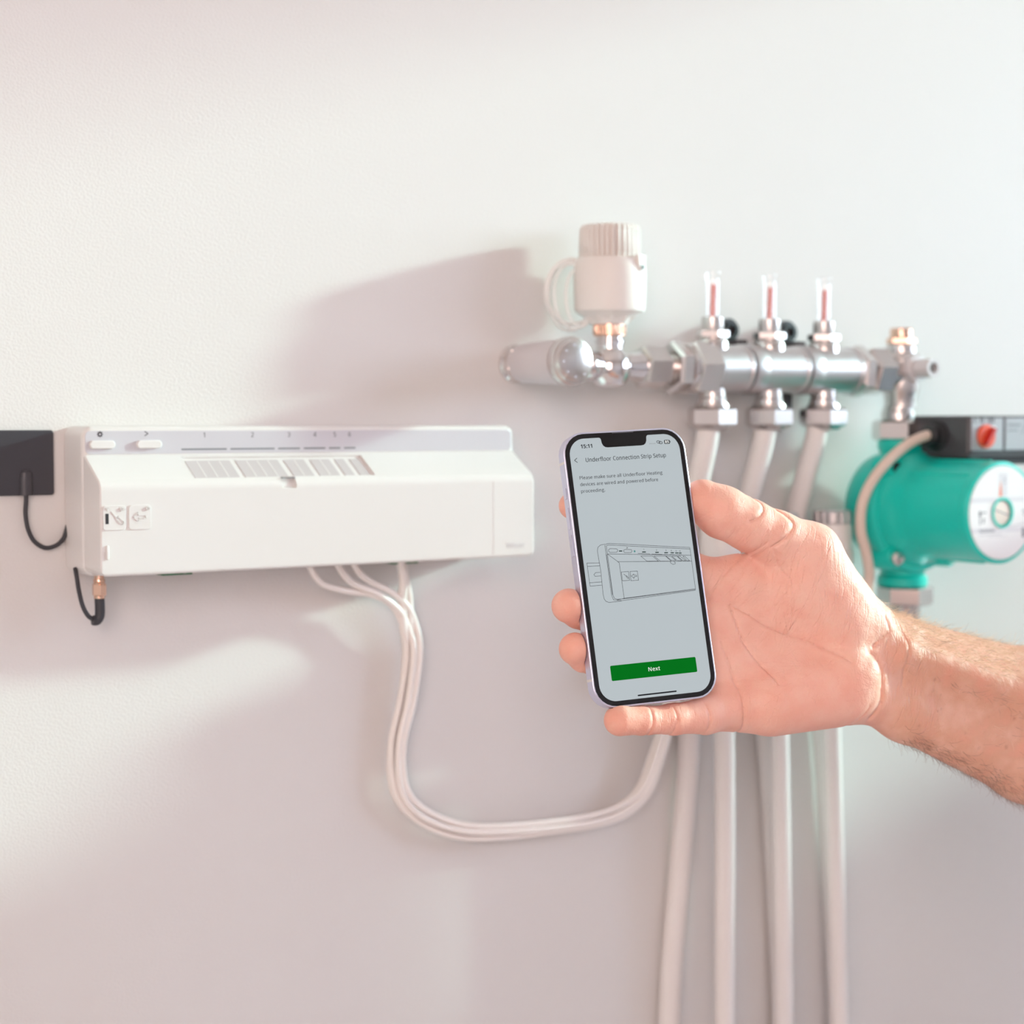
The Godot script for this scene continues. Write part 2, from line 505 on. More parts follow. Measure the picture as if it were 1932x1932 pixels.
func noise_texture(freq: float, octaves: int, size := 512, kind := FastNoiseLite.TYPE_SIMPLEX_SMOOTH, seed := 1) -> NoiseTexture2D:
	var n := FastNoiseLite.new()
	n.noise_type = kind
	n.frequency = freq
	n.fractal_octaves = octaves
	n.seed = seed
	var t := NoiseTexture2D.new()
	t.width = size
	t.height = size
	t.seamless = true
	t.noise = n
	return t


func relief(m: StandardMaterial3D, t: Texture2D, per_metre: float, centimetres: float) -> void:
	m.heightmap_enabled = true
	m.heightmap_texture = t
	m.heightmap_scale = centimetres
	m.uv1_triplanar = true
	m.uv1_world_triplanar = true
	m.uv1_scale = Vector3.ONE * per_metre


func make_materials() -> void:
	mat.wall = paint(rgb(224, 220, 218), 0.85, 0.0, 0.3)
	relief(mat.wall, noise_texture(0.05, 3, 1024), 9.0, 0.012)
	mat.ceiling = paint(rgb(240, 238, 235), 0.9)
	mat.floor = paint(rgb(222, 216, 212), 0.55)
	mat.trim = paint(rgb(240, 240, 238), 0.4)
	mat.white = paint(rgb(226, 221, 219), 0.38)
	mat.white_soft = paint(rgb(236, 229, 224), 0.5)
	mat.strip = paint(rgb(204, 200, 206), 0.4)
	mat.print_grey = paint(rgb(128, 128, 134), 0.5)
	mat.print_dark = paint(rgb(64, 62, 70), 0.5)
	mat.print_pale = paint(rgb(205, 202, 206), 0.5)
	mat.paper = paint(rgb(200, 190, 191), 0.7)
	mat.slot = paint(rgb(42, 40, 44), 0.6)
	mat.pcb_green = paint(rgb(8, 112, 62), 0.4)
	mat.black_rubber = paint(rgb(58, 57, 62), 0.5)
	mat.black_plastic = paint(rgb(66, 63, 68), 0.42)
	mat.black_deep = paint(rgb(30, 29, 33), 0.45)
	mat.antenna = paint(rgb(62, 60, 66), 0.38)
	mat.cable_white = paint(rgb(246, 238, 233), 0.35)
	mat.cable_beige = paint(rgb(226, 204, 190), 0.45)
	mat.chrome = paint(rgb(226, 222, 222), 0.12, 1.0)
	mat.nickel = paint(rgb(214, 208, 206), 0.26, 1.0)
	mat.satin = paint(rgb(206, 201, 202), 0.36, 1.0)
	mat.satin_pale = paint(rgb(214, 208, 210), 0.42)
	mat.brass = paint(rgb(232, 194, 172), 0.26, 1.0)
	mat.screw_pale = paint(rgb(232, 214, 202), 0.42, 0.5)
	mat.pipe = paint(rgb(236, 229, 226), 0.3)
	mat.pump_green = paint(rgb(0, 206, 190), 0.36)
	mat.pump_green.clearcoat_enabled = true
	mat.pump_green.clearcoat = 0.35
	mat.pump_green.clearcoat_roughness = 0.2
	mat.label_white = paint(rgb(240, 238, 238), 0.45)
	mat.label_grey = paint(rgb(172, 170, 176), 0.45)
	mat.orange = paint(rgb(236, 92, 62), 0.4)
	mat.red = paint(rgb(196, 30, 16), 0.4)
	mat.clear = paint(Color(0.97, 0.97, 0.97, 0.04), 0.06)
	mat.clear.transparency = BaseMaterial3D.TRANSPARENCY_ALPHA
	mat.clear_coil = paint(rgb(250, 248, 246), 0.15)
	mat.phone_frame = paint(rgb(208, 208, 228), 0.34, 0.6)
	mat.phone_back = paint(rgb(214, 210, 220), 0.2)
	mat.phone_glass = paint(rgb(8, 8, 14), 0.16)
	mat.screen = paint(rgb(40, 42, 44), 0.35, 0.0, 0.3)
	mat.screen.emission_enabled = true
	mat.screen.emission = rgb(184, 193, 197)
	mat.screen.emission_energy_multiplier = 0.96
	mat.screen_ink = paint(rgb(34, 36, 42), 0.6, 0.0, 0.1)
	mat.screen_line = paint(rgb(62, 66, 72), 0.6, 0.0, 0.1)
	mat.screen_green = paint(rgb(2, 60, 12), 0.5, 0.0, 0.1)
	mat.screen_green.emission_enabled = true
	mat.screen_green.emission = rgb(0, 108, 24)
	mat.screen_green.emission_energy_multiplier = 0.8
	mat.screen_white = paint(rgb(200, 205, 205), 0.6, 0.0, 0.1)
	mat.screen_white.emission_enabled = true
	mat.screen_white.emission = rgb(225, 232, 230)
	mat.screen_white.emission_energy_multiplier = 0.5
	mat.drawing_dark = paint(rgb(10, 44, 34), 0.6, 0.0, 0.1)
	mat.drawing_teal = paint(rgb(90, 160, 160), 0.6, 0.0, 0.1)
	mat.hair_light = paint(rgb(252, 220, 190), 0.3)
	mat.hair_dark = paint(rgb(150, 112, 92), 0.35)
	mat.lamp = paint(rgb(255, 244, 234), 0.5)
	mat.lamp.emission_enabled = true
	mat.lamp.emission = rgb(255, 240, 228)
	mat.lamp.emission_energy_multiplier = 0.6


# ---------------------------------------------------------------- the room

func _ready() -> void:
	# camera
	var camera := Camera3D.new()
	camera.name = "camera"
	camera.position = Vector3(-0.36246, 0.09119, 1.05029)
	camera.rotation_degrees = Vector3(-2.8977, -33.0, 0.0)
	camera.rotation_order = EULER_ORDER_YXZ
	camera.fov = 2.0 * rad_to_deg(atan(966.0 / 3400.0))
	camera.near = 0.05
	camera.far = 50.0
	var look := CameraAttributesPhysical.new()
	look.frustum_focal_length = 12.0 * 3400.0 / 966.0      # on a 24 mm high sensor, as the field of view
	look.frustum_focus_distance = 0.945
	look.exposure_aperture = 4.6
	camera.attributes = look
	add_child(camera)
	camera.current = true
	# sky: bright haze over the yard beyond the window
	var around := WorldEnvironment.new()
	around.name = "world_environment"
	var env := Environment.new()
	env.background_mode = Environment.BG_SKY
	var sky_look := ProceduralSkyMaterial.new()
	sky_look.sky_top_color = rgb(184, 208, 238)
	sky_look.sky_horizon_color = rgb(225, 239, 255)
	sky_look.ground_horizon_color = rgb(190, 190, 192)
	sky_look.ground_bottom_color = rgb(140, 136, 132)
	var sky := Sky.new()
	sky.sky_material = sky_look
	env.sky = sky
	env.background_energy_multiplier = 13.6
	env.tonemap_mode = Environment.TONE_MAPPER_LINEAR
	env.tonemap_exposure = 1.0
	env.sdfgi_enabled = true
	env.ssao_enabled = true
	env.ssil_enabled = true
	around.environment = env
	add_child(around)
	# low sun that comes in through the window on the right and grazes the wall
	var sun := DirectionalLight3D.new()
	sun.name = "sun"
	sun.light_color = Color(0.83, 1.0, 0.95)
	sun.light_energy = 1.3
	sun.light_angular_distance = 3.0
	sun.shadow_enabled = true
	var to_sun := Vector3(4.15, 1.14, 1.0).normalized()
	sun.basis = Basis.looking_at(-to_sun, Vector3.UP)
	add_child(sun)

	rng.seed = 11
	make_materials()
	build_room()
	build_controller()
	build_antenna()
	build_cables()
	build_shutoff()
	build_thermostat()
	build_manifold()
	build_lower_manifold()
	build_brackets()
	build_pipes()
	build_pump()
	build_phone()
	build_hand()


func softbox(label: String, at: Vector3, towards: Vector3, size: Vector2, energy: float, tint: Color) -> void:
	# a studio lamp behind the camera: a square white cloth in a black box on a stand
	var o := thing("softbox", label, "lamp", Vector3(at.x, -1000, at.z))
	var b := Basis.looking_at(-(towards - at).normalized(), Vector3.UP)      # its own z looks at the wall
	var t := Transform3D(b, at)
	loft([ring_at(rounded(size.x * 0.25, size.y * 0.25, 30), -380), ring_at(rounded(size.x + 16, size.y + 16, 40), -30), ring_at(rounded(size.x + 16, size.y + 16, 40), 0)], t)
	part("housing", mat.black_plastic, o)
	plate(size.x, size.y, 36, -4, 8, 4, t)
	part("diffuser", mat.lamp, o)
	var foot := at + b * Vector3(0, 0, -300)
	tube(PackedVector3Array([foot, Vector3(foot.x, -980, foot.z)]), 14, 16)
	part("pole", mat.black_plastic, o)
	for k in 3:
		var a := TAU * k / 3.0 + 0.5
		tube(PackedVector3Array([Vector3(foot.x, -700, foot.z), Vector3(foot.x + 380 * cos(a), -990, foot.z + 380 * sin(a))]), 9, 12)
		part("leg", mat.black_plastic, o)
	var l := AreaLight3D.new()
	l.name = "panel_light"
	l.area_size = size * MM
	l.area_normalize_energy = true
	l.light_energy = energy
	l.light_color = tint
	l.area_range = 8.0
	l.area_attenuation = 2.0
	l.shadow_enabled = true
	l.transform = Transform3D(b * Basis(Vector3.UP, PI), (t * Vector3(0, 0, 14) - origin) * MM)
	o.add_child(l)


func build_tank() -> void:
	# beyond the right edge of the picture: it keeps the low sun off the wall below the box
	var at := Vector3(1270, -1000, 375)
	var o := thing("water_tank", "white cylindrical hot water tank standing on the floor right of the pump", "water tank", at)
	lathe([Vector2(0, 30), Vector2(132, 30), Vector2(140, 42), Vector2(140, 1120.0), Vector2(134, 1120.0 + 24), Vector2(110, 1120.0 + 44), Vector2(0, 1120.0 + 56)], 48, Transform3D(Basis(), at))
	part("shell", mat.trim, o)
	for k in 3:
		var a := TAU * k / 3.0
		lathe([Vector2(0, 0), Vector2(16, 0), Vector2(14, 34), Vector2(0, 34)], 20, Transform3D(Basis(), at + Vector3(cos(a), 0, sin(a)) * 100.0))
		part("foot", mat.black_plastic, o)


func build_room() -> void:
	block(Vector3(-2000, -1000, -150), Vector3(2550, 1600, 0))
	structure("wall_back", mat.wall)
	block(Vector3(-2150, -1000, -150), Vector3(-2000, 1600, 2950))
	structure("wall_left", mat.wall)
	block(Vector3(-2000, -1000, 2800), Vector3(2550, 1600, 2950))
	structure("wall_front", mat.wall)
	# the right wall stands round its window
	block(Vector3(2400, -1000, 0), Vector3(2550, 230.0, 2800))
	block(Vector3(2400, 1000.0, 0), Vector3(2550, 1600, 2800))
	block(Vector3(2400, 230.0, 0), Vector3(2550, 1000.0, 120))
	block(Vector3(2400, 230.0, 1900), Vector3(2550, 1000.0, 2800))
	structure("wall_right", mat.wall)
	block(Vector3(2370, 230.0, 120), Vector3(2450, 230.0 + 14, 1900), 3.0)
	block(Vector3(2440, 230.0 + 14, 120), Vector3(2500, 1000.0, 150), 3.0)
	block(Vector3(2440, 230.0 + 14, 1870), Vector3(2500, 1000.0, 1900), 3.0)
	block(Vector3(2440, 1000.0 - 24, 150), Vector3(2500, 1000.0, 1870), 3.0)
	structure("window_1", mat.trim)
	block(Vector3(-2150, -1100, -150), Vector3(2550, -1000, 2950))
	structure("floor", mat.floor)
	block(Vector3(-2150, 1600, -150), Vector3(2550, 1700, 2950))
	structure("ceiling", mat.ceiling)
	block(Vector3(-2000, -1000, 0), Vector3(2400, -920, 12), 2.0)
	structure("baseboard_back", mat.trim)
	softbox("large square studio softbox behind the camera, left of it, aimed at the wall", Vector3(-1250, 520, 2050), Vector3(350, 50, 0), Vector2(1100, 1100), 2.25, Color(1.0, 0.9, 0.865))
	build_tank()


# ---------------------------------------------------------------- the heating controller

const SLOPE_TOP := Vector2(71.0, 32.4)      # (y, z) where the sloping face of the cover begins
const SLOPE_END := Vector2(54.9, 58.2)


func slope_point(x: float, s: float, out := 0.0) -> Vector3:
	# a point on the sloping face, S millimetres below its upper edge and OUT proud of it
	var along := (SLOPE_END - SLOPE_TOP).normalized()
	var up := Vector2(-along.y, along.x) * -1.0
	var p := SLOPE_TOP + along * s + Vector2(absf(up.x), absf(up.y)) * out
	return Vector3(x, p.x, p.y)


func slope_plate(x0: float, x1: float, s0: float, s1: float, low: float, high: float, r := 0.8) -> void:
	var along := (slope_point(0, 1) - slope_point(0, 0)).normalized()
	var out := (slope_point(0, 0, 1) - slope_point(0, 0)).normalized()
	var b := Basis(Vector3.RIGHT, -along, out)
	var mid := slope_point((x0 + x1) / 2, (s0 + s1) / 2)
	plate(x1 - x0, s1 - s0, r, low, high, 0.12, Transform3D(b, mid))


func cover_ring(x: float, inset: float) -> PackedVector3Array:
	var pts := []
	pts.append(Vector2(1.5, 30.0))
	for k in 5:      # lower front edge
		var a := PI / 2 * k / 4.0
		pts.append(Vector2(3.5 - 2.0 * cos(a), 56.2 + 2.0 * sin(a)))
	pts.append(Vector2(30.0, 58.2))
	var along := (SLOPE_TOP - SLOPE_END).normalized()
	for k in 9:      # rounded edge between the front and the slope
		var t := k / 8.0
		var p := Vector2(SLOPE_END.x - 4.5, 58.2)
		var q := SLOPE_END + along * 4.5
		pts.append(p.lerp(SLOPE_END, t).lerp(SLOPE_END.lerp(q, t), t))
	var deep := 1.4 if x > 60.0 and x < 182.0 else 0.0
	var down := Vector2(-absf(along.y), -absf(along.x)) * deep
	pts.append(SLOPE_TOP - along * 25.9)
	pts.append(SLOPE_TOP - along * 25.8 + down)
	pts.append(SLOPE_TOP - along * 3.0 + down)
	pts.append(SLOPE_TOP - along * 2.9)
	pts.append(SLOPE_TOP)
	pts.append(Vector2(71.0, 30.0))
	if x > 116.0 and x < 125.4:      # the thumb notch in the edge
		for k in range(8, 15):
			pts[k] += Vector2(-0.6, -1.9)
	var low := 1.5
	var edge := minf(x - 0.8, 299.2 - x)
	if edge < 5.0:
		low = 1.5 + 5.0 - sqrt(maxf(25.0 - (5.0 - edge) * (5.0 - edge), 0.0))
	var mid := Vector2(36.0, 42.0)
	var out := PackedVector3Array()
	for p in pts:
		p += (mid - p).normalized() * inset
		out.append(Vector3(x, maxf(p.x, low), p.y))
	return out


func build_controller() -> void:
	var o := thing("heating_controller", "long white plastic control box on the wall, with numbered strip and sloping front", "control box", Vector3(150, 0, 0))
	# housing on the wall
	var rings := []
	for q in [[0.0, 0.8], [0.8, 0.0], [29.2, 0.0], [30.6, 0.4], [31.7, 1.2], [32.3, 2.4], [32.4, 3.0]]:
		rings.append(ring_at(rounded(299.9, 88.0, 6.5, q[1], 7), q[0]))
	loft(rings, Transform3D(Basis(), Vector3(149.95, 44.0, 0)))
	part("housing", mat.white, o)
	# cover
	rings = []
	for q in [[0.8, 0.9], [1.1, 0.4], [1.7, 0.0], [3.0, 0.0], [4.4, 0.0], [6.0, 0.0], [59.9, 0.0], [60.05, 0.0], [115.9, 0.0], [116.1, 0.0], [125.3, 0.0], [125.5, 0.0], [181.95, 0.0], [182.1, 0.0], [294.0, 0.0], [295.6, 0.0], [297.0, 0.0], [298.3, 0.0], [298.9, 0.4], [299.2, 0.9]]:
		rings.append(cover_ring(q[0], q[1]))
	loft(rings, Transform3D(), true)
	var cover := part("cover", mat.white, o)
	# control strip
	plate(296.2, 13.6, 3.0, 32.2, 32.65, 0.2, Transform3D(Basis(), Vector3(149.7, 78.4, 0)))
	var strip := part("control_strip", mat.strip, o)
	for x in [11.6, 40.6]:
		plate(15.8, 4.9, 2.4, 32.4, 34.6, 0.7, Transform3D(Basis(), Vector3(x, 77.2, 0)))
		part("button", mat.white, o)
	for q in [[61.3, 90.8], [93.3, 122.8], [125.4, 140.2], [143.0, 158.0], [160.7, 168.6], [171.4, 179.4]]:
		block(Vector3(q[0], 73.5, 32.6), Vector3(q[1], 74.5, 32.75))
		part("zone_line", mat.print_grey, strip)
	var x_of := [76.3, 108.0, 132.8, 150.7, 164.7, 175.2]
	for k in 6:
		lettering("zone_number", str(k + 1), 2.9, mat.print_dark, strip, Vector3(x_of[k], 82.6, 32.72))
	# gear and chevron over the buttons
	pipe_ring(0.7, 1.25, 0, 0.1, 20, Transform3D(Basis(Vector3.RIGHT, PI / 2), Vector3(10.6, 83.3, 32.68)))
	for k in 8:
		var a := TAU * k / 8
		line_strip([Vector2(10.6, 83.3) + Vector2.from_angle(a) * 1.2, Vector2(10.6, 83.3) + Vector2.from_angle(a) * 1.65], 0.55, 0.1, Transform3D(Basis(), Vector3(0, 0, 32.66)))
	part("gear_symbol", mat.print_dark, strip)
	line_strip([Vector2(38.2, 84.9), Vector2(40.2, 83.6), Vector2(38.2, 82.3)], 0.42, 0.1, Transform3D(Basis(), Vector3(0, 0, 32.66)))
	part("chevron_symbol", mat.print_dark, strip)
	# the six labels in the recess of the slope, with fine dividers
	for q in [[61.9, 90.8, 4], [94.4, 122.9, 4], [126.7, 140.9, 2], [144.6, 158.6, 2], [162.1, 168.9, 1], [172.5, 179.3, 1]]:
		slope_plate(q[0], q[1], 5.4, 24.4, -1.4, -1.1)
		var label := part("zone_label", mat.paper, cover)
		for k in range(1, q[2]):
			var x: float = lerpf(q[0], q[1], float(k) / q[2])
			slope_plate(x - 0.45, x + 0.45, 6.4, 23.6, -1.2, -1.0, 0.3)
			part("label_divider", mat.white, cover)
	block(Vector3(116.2, 56.2, 55.4), Vector3(125.2, 56.8, 56.9))
	part("latch_gap", mat.print_grey, cover)
	# two raised pictogram tiles
	var flat := Transform3D(Basis(), Vector3(0, 0, 58.6))
	for k in 2:
		var mid := Vector3([9.1, 24.6][k], 35.4, 0)
		plate(13.6, 14.3, 1.8, 57.9, 58.75, 0.25, Transform3D(Basis(), mid))
		var tile := part("pictogram_tile", mat.white, cover)
		if k == 0:
			line_strip([Vector2(7.4, 39.0), Vector2(10.6, 35.4)], 0.6, 0.5, flat)
			line_strip([Vector2(10.3, 35.0), Vector2(11.4, 36.2), Vector2(14.4, 33.4), Vector2(14.6, 32.4), Vector2(14.0, 31.6), Vector2(13.0, 31.8), Vector2(10.3, 34.6)], 0.5, 0.5, flat)
			line_strip([Vector2(3.9, 41.2), Vector2(5.4, 41.2), Vector2(4.6, 39.9), Vector2(3.9, 41.2)], 0.45, 0.45, flat)
			part("screwdriver_symbol", mat.white, tile)
			block(Vector3(3.7, 32.0, 58.3), Vector3(5.6, 38.0, 58.85))
			part("release_slot", mat.slot, cover)
		else:
			line_strip([Vector2(20.6, 35.6), Vector2(23.2, 38.2), Vector2(23.4, 36.6), Vector2(28.0, 36.6), Vector2(28.0, 34.9), Vector2(23.6, 34.8), Vector2(23.4, 33.2), Vector2(20.6, 35.6)], 0.5, 0.5, flat)
			part("arrow_symbol", mat.white, tile)
		pipe_ring(0.75, 1.2, 0, 0.5, 20, Transform3D(Basis(Vector3.RIGHT, PI / 2), Vector3(mid.x + 4.8, 40.4, 58.95)))
		part("number_ring", mat.white, tile)
		lettering("tile_number", str(k + 1), 1.3, mat.print_pale, tile, Vector3(mid.x + 4.8, 40.4, 58.8))
	plate(1.7, 8.4, 0.8, 57.9, 59.0, 0.4, Transform3D(Basis(), Vector3(4.9, 15.5, 0)))
	part("cover_rib", mat.white, cover)
	block(Vector3(267.4, 3.6, 58.0), Vector3(268.0, 52.0, 58.35))
	part("cover_seam", mat.white, cover)
	lettering("maker_lettering", "Wiser", 3.4, mat.print_pale, cover, Vector3(284.7, 9.3, 58.3), 14.6)
	# terminals that show under the lower edge
	for q in [[49.0, 68.5], [207.0, 226.5]]:
		block(Vector3(q[0], -1.8, 18), Vector3(q[1], 1.6, 31), 0.3)
		part("terminal_block", mat.pcb_green, o)
		block(Vector3(q[0] + 13.0, -0.9, 31), Vector3(q[0] + 15.0, 1.0, 32))
		part("terminal_screw", mat.nickel, o)


func build_antenna() -> void:
	var o := thing("antenna", "flat square dark grey antenna plate on the wall left of the white box", "antenna", Vector3(-24, 47, 0))
	plate(34.0, 38.6, 1.8, 0.0, 3.0, 1.0, Transform3D(Basis(), Vector3(-24.0, 66.4, 0)))
	part("plate", mat.antenna, o)
	# the hump over the lead
	var rings := []
	for q in [[47.2, 4.2, 3.4], [58.0, 4.1, 3.4], [60.6, 3.6, 3.0], [62.2, 2.5, 2.0], [62.9, 1.0, 0.7]]:
		var ring := PackedVector3Array()
		for k in 17:
			var a := PI * k / 16.0
			ring.append(Vector3(-24.2 + q[1] * cos(a), q[0], 2.6 + q[2] * sin(a)))
		rings.append(ring)
	loft(rings)
	part("lead_hump", mat.antenna, o)
	tube(smooth_path([Vector3(-24.5, 50, 3.8), Vector3(-24.6, 44, 3.8), Vector3(-25.0, 36, 3.8), Vector3(-23.6, 27, 4), Vector3(-19.9, 19.9, 4), Vector3(-13.6, 15.9, 4), Vector3(-7.1, 16.9, 4), Vector3(-2.4, 20.6, 3.5), Vector3(0.3, 26, 2.2), Vector3(2.5, 33, 0.8)]), 1.35, 12)
	part("lead", mat.black_rubber, o)
	tube(smooth_path([Vector3(-0.2, 4, 18), Vector3(-0.6, -1.5, 22), Vector3(0.5, -9.1, 22), Vector3(2.7, -18.2, 22), Vector3(5.8, -24.0, 22), Vector3(9.1, -26.6, 22), Vector3(11.0, -27.4, 22)]), 1.35, 12)
	part("lead", mat.black_rubber, o)
	tube(smooth_path([Vector3(8.8, -27.0, 22), Vector3(11.2, -27.2, 22), Vector3(12.9, -24.6, 22), Vector3(13.2, -20, 22), Vector3(13.0, -14, 22)]), 3.0, 16)
	part("boot", mat.black_rubber, o)
	var at := Transform3D(Basis(Vector3.UP, 0.35), Vector3(13.0, 0, 22))
	lathe([Vector2(0, -14.2), Vector2(3.3, -14.2), Vector2(3.3, -12.4), Vector2(0, -12.4)], 24, at)
	hexagon(4.3, -12.6, -5.4, at)
	lathe([Vector2(0, -5.6), Vector2(3.4, -5.6), Vector2(3.5, -5.0), Vector2(3.2, -4.6), Vector2(3.6, -4.0), Vector2(3.4, -2.6), Vector2(2.9, -2.4), Vector2(2.9, 2.0), Vector2(0, 2.0)], 24, at)
	part("connector", mat.brass, o)


func build_cables() -> void:
	# five white cables from the box, gathered into one hanging loop that goes on to the lower manifold
	var loop := [Vector3(232.7, -62.3, 13.0), Vector3(229.0, -94.5, 12.0), Vector3(222.5, -122.3, 11.0), Vector3(222.4, -147.3, 11.0), Vector3(229.6, -164.1, 11.0), Vector3(246.0, -176.9, 11.0), Vector3(271.1, -186.5, 12.0), Vector3(301.2, -190.9, 13.0), Vector3(340.9, -193.3, 13.0), Vector3(383.6, -193.2, 13.0), Vector3(407.9, -187.4, 14.0), Vector3(423.1, -175.7, 16.0), Vector3(432.5, -155.3, 18.0), Vector3(438.0, -140.5, 19.0), Vector3(443.3, -118.5, 21.0), Vector3(449.0, -95.5, 25.0), Vector3(462.2, -74.0, 30.0)]
	var starts := [
		[Vector3(148.2, 3.0, 30.0), Vector3(148.2, -0.4, 30.0), Vector3(154.0, -8.2, 27.2), Vector3(162.9, -14.0, 23.2), Vector3(179.9, -18.6, 19.8), Vector3(198.8, -22.2, 17.0), Vector3(213.7, -28.7, 14.9), Vector3(222.9, -41.2, 13.5)],
		[Vector3(167.7, 3.0, 30.0), Vector3(167.7, 0.1, 30.0), Vector3(174.3, -7.5, 26.7), Vector3(183.6, -14.1, 22.2), Vector3(203.9, -22.3, 18.5), Vector3(220.2, -33.5, 15.6), Vector3(229.2, -48.0, 13.5)],
		[Vector3(179.1, 3.0, 30.0), Vector3(179.1, 0.3, 30.0), Vector3(185.9, -7.3, 26.7), Vector3(196.1, -13.3, 22.2), Vector3(211.6, -20.3, 18.9), Vector3(225.2, -30.0, 16.0), Vector3(233.6, -42.8, 13.5)],
		[Vector3(213.9, 3.0, 30.0), Vector3(213.9, -0.5, 30.0), Vector3(219.1, -13.4, 23.8), Vector3(223.0, -28.0, 15.3), Vector3(224.8, -44.3, 13.5)],
		[Vector3(217.6, 3.0, 27.0), Vector3(217.6, -0.5, 27.0), Vector3(222.6, -13.3, 21.8), Vector3(228.5, -26.1, 15.7), Vector3(230.4, -42.5, 13.5)],
	]
	var offset := [Vector3(-6.0, -0.4, 0), Vector3(-1.2, 0, 2.6), Vector3(4.0, 0.4, 2.0), Vector3(-3.6, 0, -4.0), Vector3(2.2, 0, -4.2)]
	var words := ["white cable leaving the box farthest left, on the outside of the hanging loop", "white cable leaving the box second from the left, between two thinner neighbours", "white cable leaving the box third from the left, inside the loop's first bend", "thick white cable straight down from the right green terminals, left of the pair", "white cable straight down from the right green terminals, right of the pair"]
	for k in 5:
		var path: Array = starts[k].duplicate()
		for i in loop.size():
			# the offset turns with the bundle so that the cables stay side by side
			var along: Vector3 = (loop[mini(i + 1, loop.size() - 1)] - loop[maxi(i - 1, 0)]).normalized()
			var side: Vector3 = Vector3(-along.y, along.x, 0).normalized()
			var d: Vector3 = offset[k]
			path.append(loop[i] + side * d.x * (0.85 + 0.15 * sin(i * 1.3 + k)) + Vector3(0, 0, d.z))
		var o := thing("cable", words[k], "cable", path[0], "white cables from the control box")
		tube(smooth_path(path, 7), [2.15, 2.3, 2.3, 3.0, 2.2][k], 14)
		part("sheath", mat.cable_white, o)


# ---------------------------------------------------------------- fittings on the wall

const AXIS := Vector3(0, 129.0, 33.0)       # of the upper manifold, along x


func along_x(x: float) -> Transform3D:
	# a lathe axis that runs along x, starting at X
	return Transform3D(Basis(Vector3(0, -1, 0), Vector3(1, 0, 0), Vector3(0, 0, 1)), Vector3(x, AXIS.y, AXIS.z))


func out_of_wall(at: Vector3) -> Transform3D:
	return Transform3D(Basis(Vector3(1, 0, 0), Vector3(0, 0, 1), Vector3(0, -1, 0)), at)


func up_at(x: float, z := 33.0) -> Transform3D:
	return Transform3D(Basis(), Vector3(x, 0, z))


func build_shutoff() -> void:
	var o := thing("shutoff_valve", "short pale cylinder valve sticking out of the wall, with a shiny domed cap", "valve", Vector3(322, 130.5, 0))
	var t := out_of_wall(Vector3(322, 130.5, 0))
	lathe([Vector2(0, 0), Vector2(13.5, 0), Vector2(13.5, 2), Vector2(11.2, 5), Vector2(11.2, 7), Vector2(0, 7)], 40, t)
	hexagon(13.6, 3.0, 13.0, t, 0.3)
	part("wall_nut", mat.chrome, o)
	lathe([Vector2(0, 10), Vector2(12.6, 10), Vector2(13.6, 14), Vector2(14.6, 40), Vector2(15.2, 56), Vector2(15.8, 60), Vector2(15.8, 64), Vector2(0, 64)], 48, t)
	part("sleeve", mat.satin_pale, o)
	lathe([Vector2(0, 63), Vector2(16.2, 63), Vector2(16.6, 65), Vector2(16.6, 69), Vector2(15.8, 70.4), Vector2(14.8, 70.8), Vector2(14.4, 71.8), Vector2(13.4, 73.6), Vector2(10.0, 74.9), Vector2(5.0, 75.6), Vector2(0, 75.8)], 48, t)
	var cap := part("cap", mat.nickel, o)
	for k in 9:
		var a := TAU * k / 9 + 0.4
		lathe([Vector2(0, 0), Vector2(0.9, 0.1), Vector2(0.7, 0.7), Vector2(0, 0.9)], 10, out_of_wall(Vector3(322 + 10.6 * cos(a), 130.5 + 10.6 * sin(a), 74.2)))
		part("cap_stud", mat.chrome, cap)
	# side outlet that meets the thermostatic valve
	lathe([Vector2(0, 0), Vector2(9.5, 0), Vector2(9.5, 28), Vector2(0, 28)], 32, along_x(330))
	part("side_outlet", mat.chrome, o)


func ribbed(inner: float, outer: float, y: float, count: int) -> PackedVector3Array:
	var ring := PackedVector3Array()
	for k in count:
		for i in 6:
			var a: float = TAU * (k + [0.0, 0.05, 0.47, 0.52, 0.70, 0.90][i]) / count
			var r: float = [inner, outer, outer, inner, inner, inner][i]
			ring.append(Vector3(r * cos(a), y, r * sin(a)))
	return ring


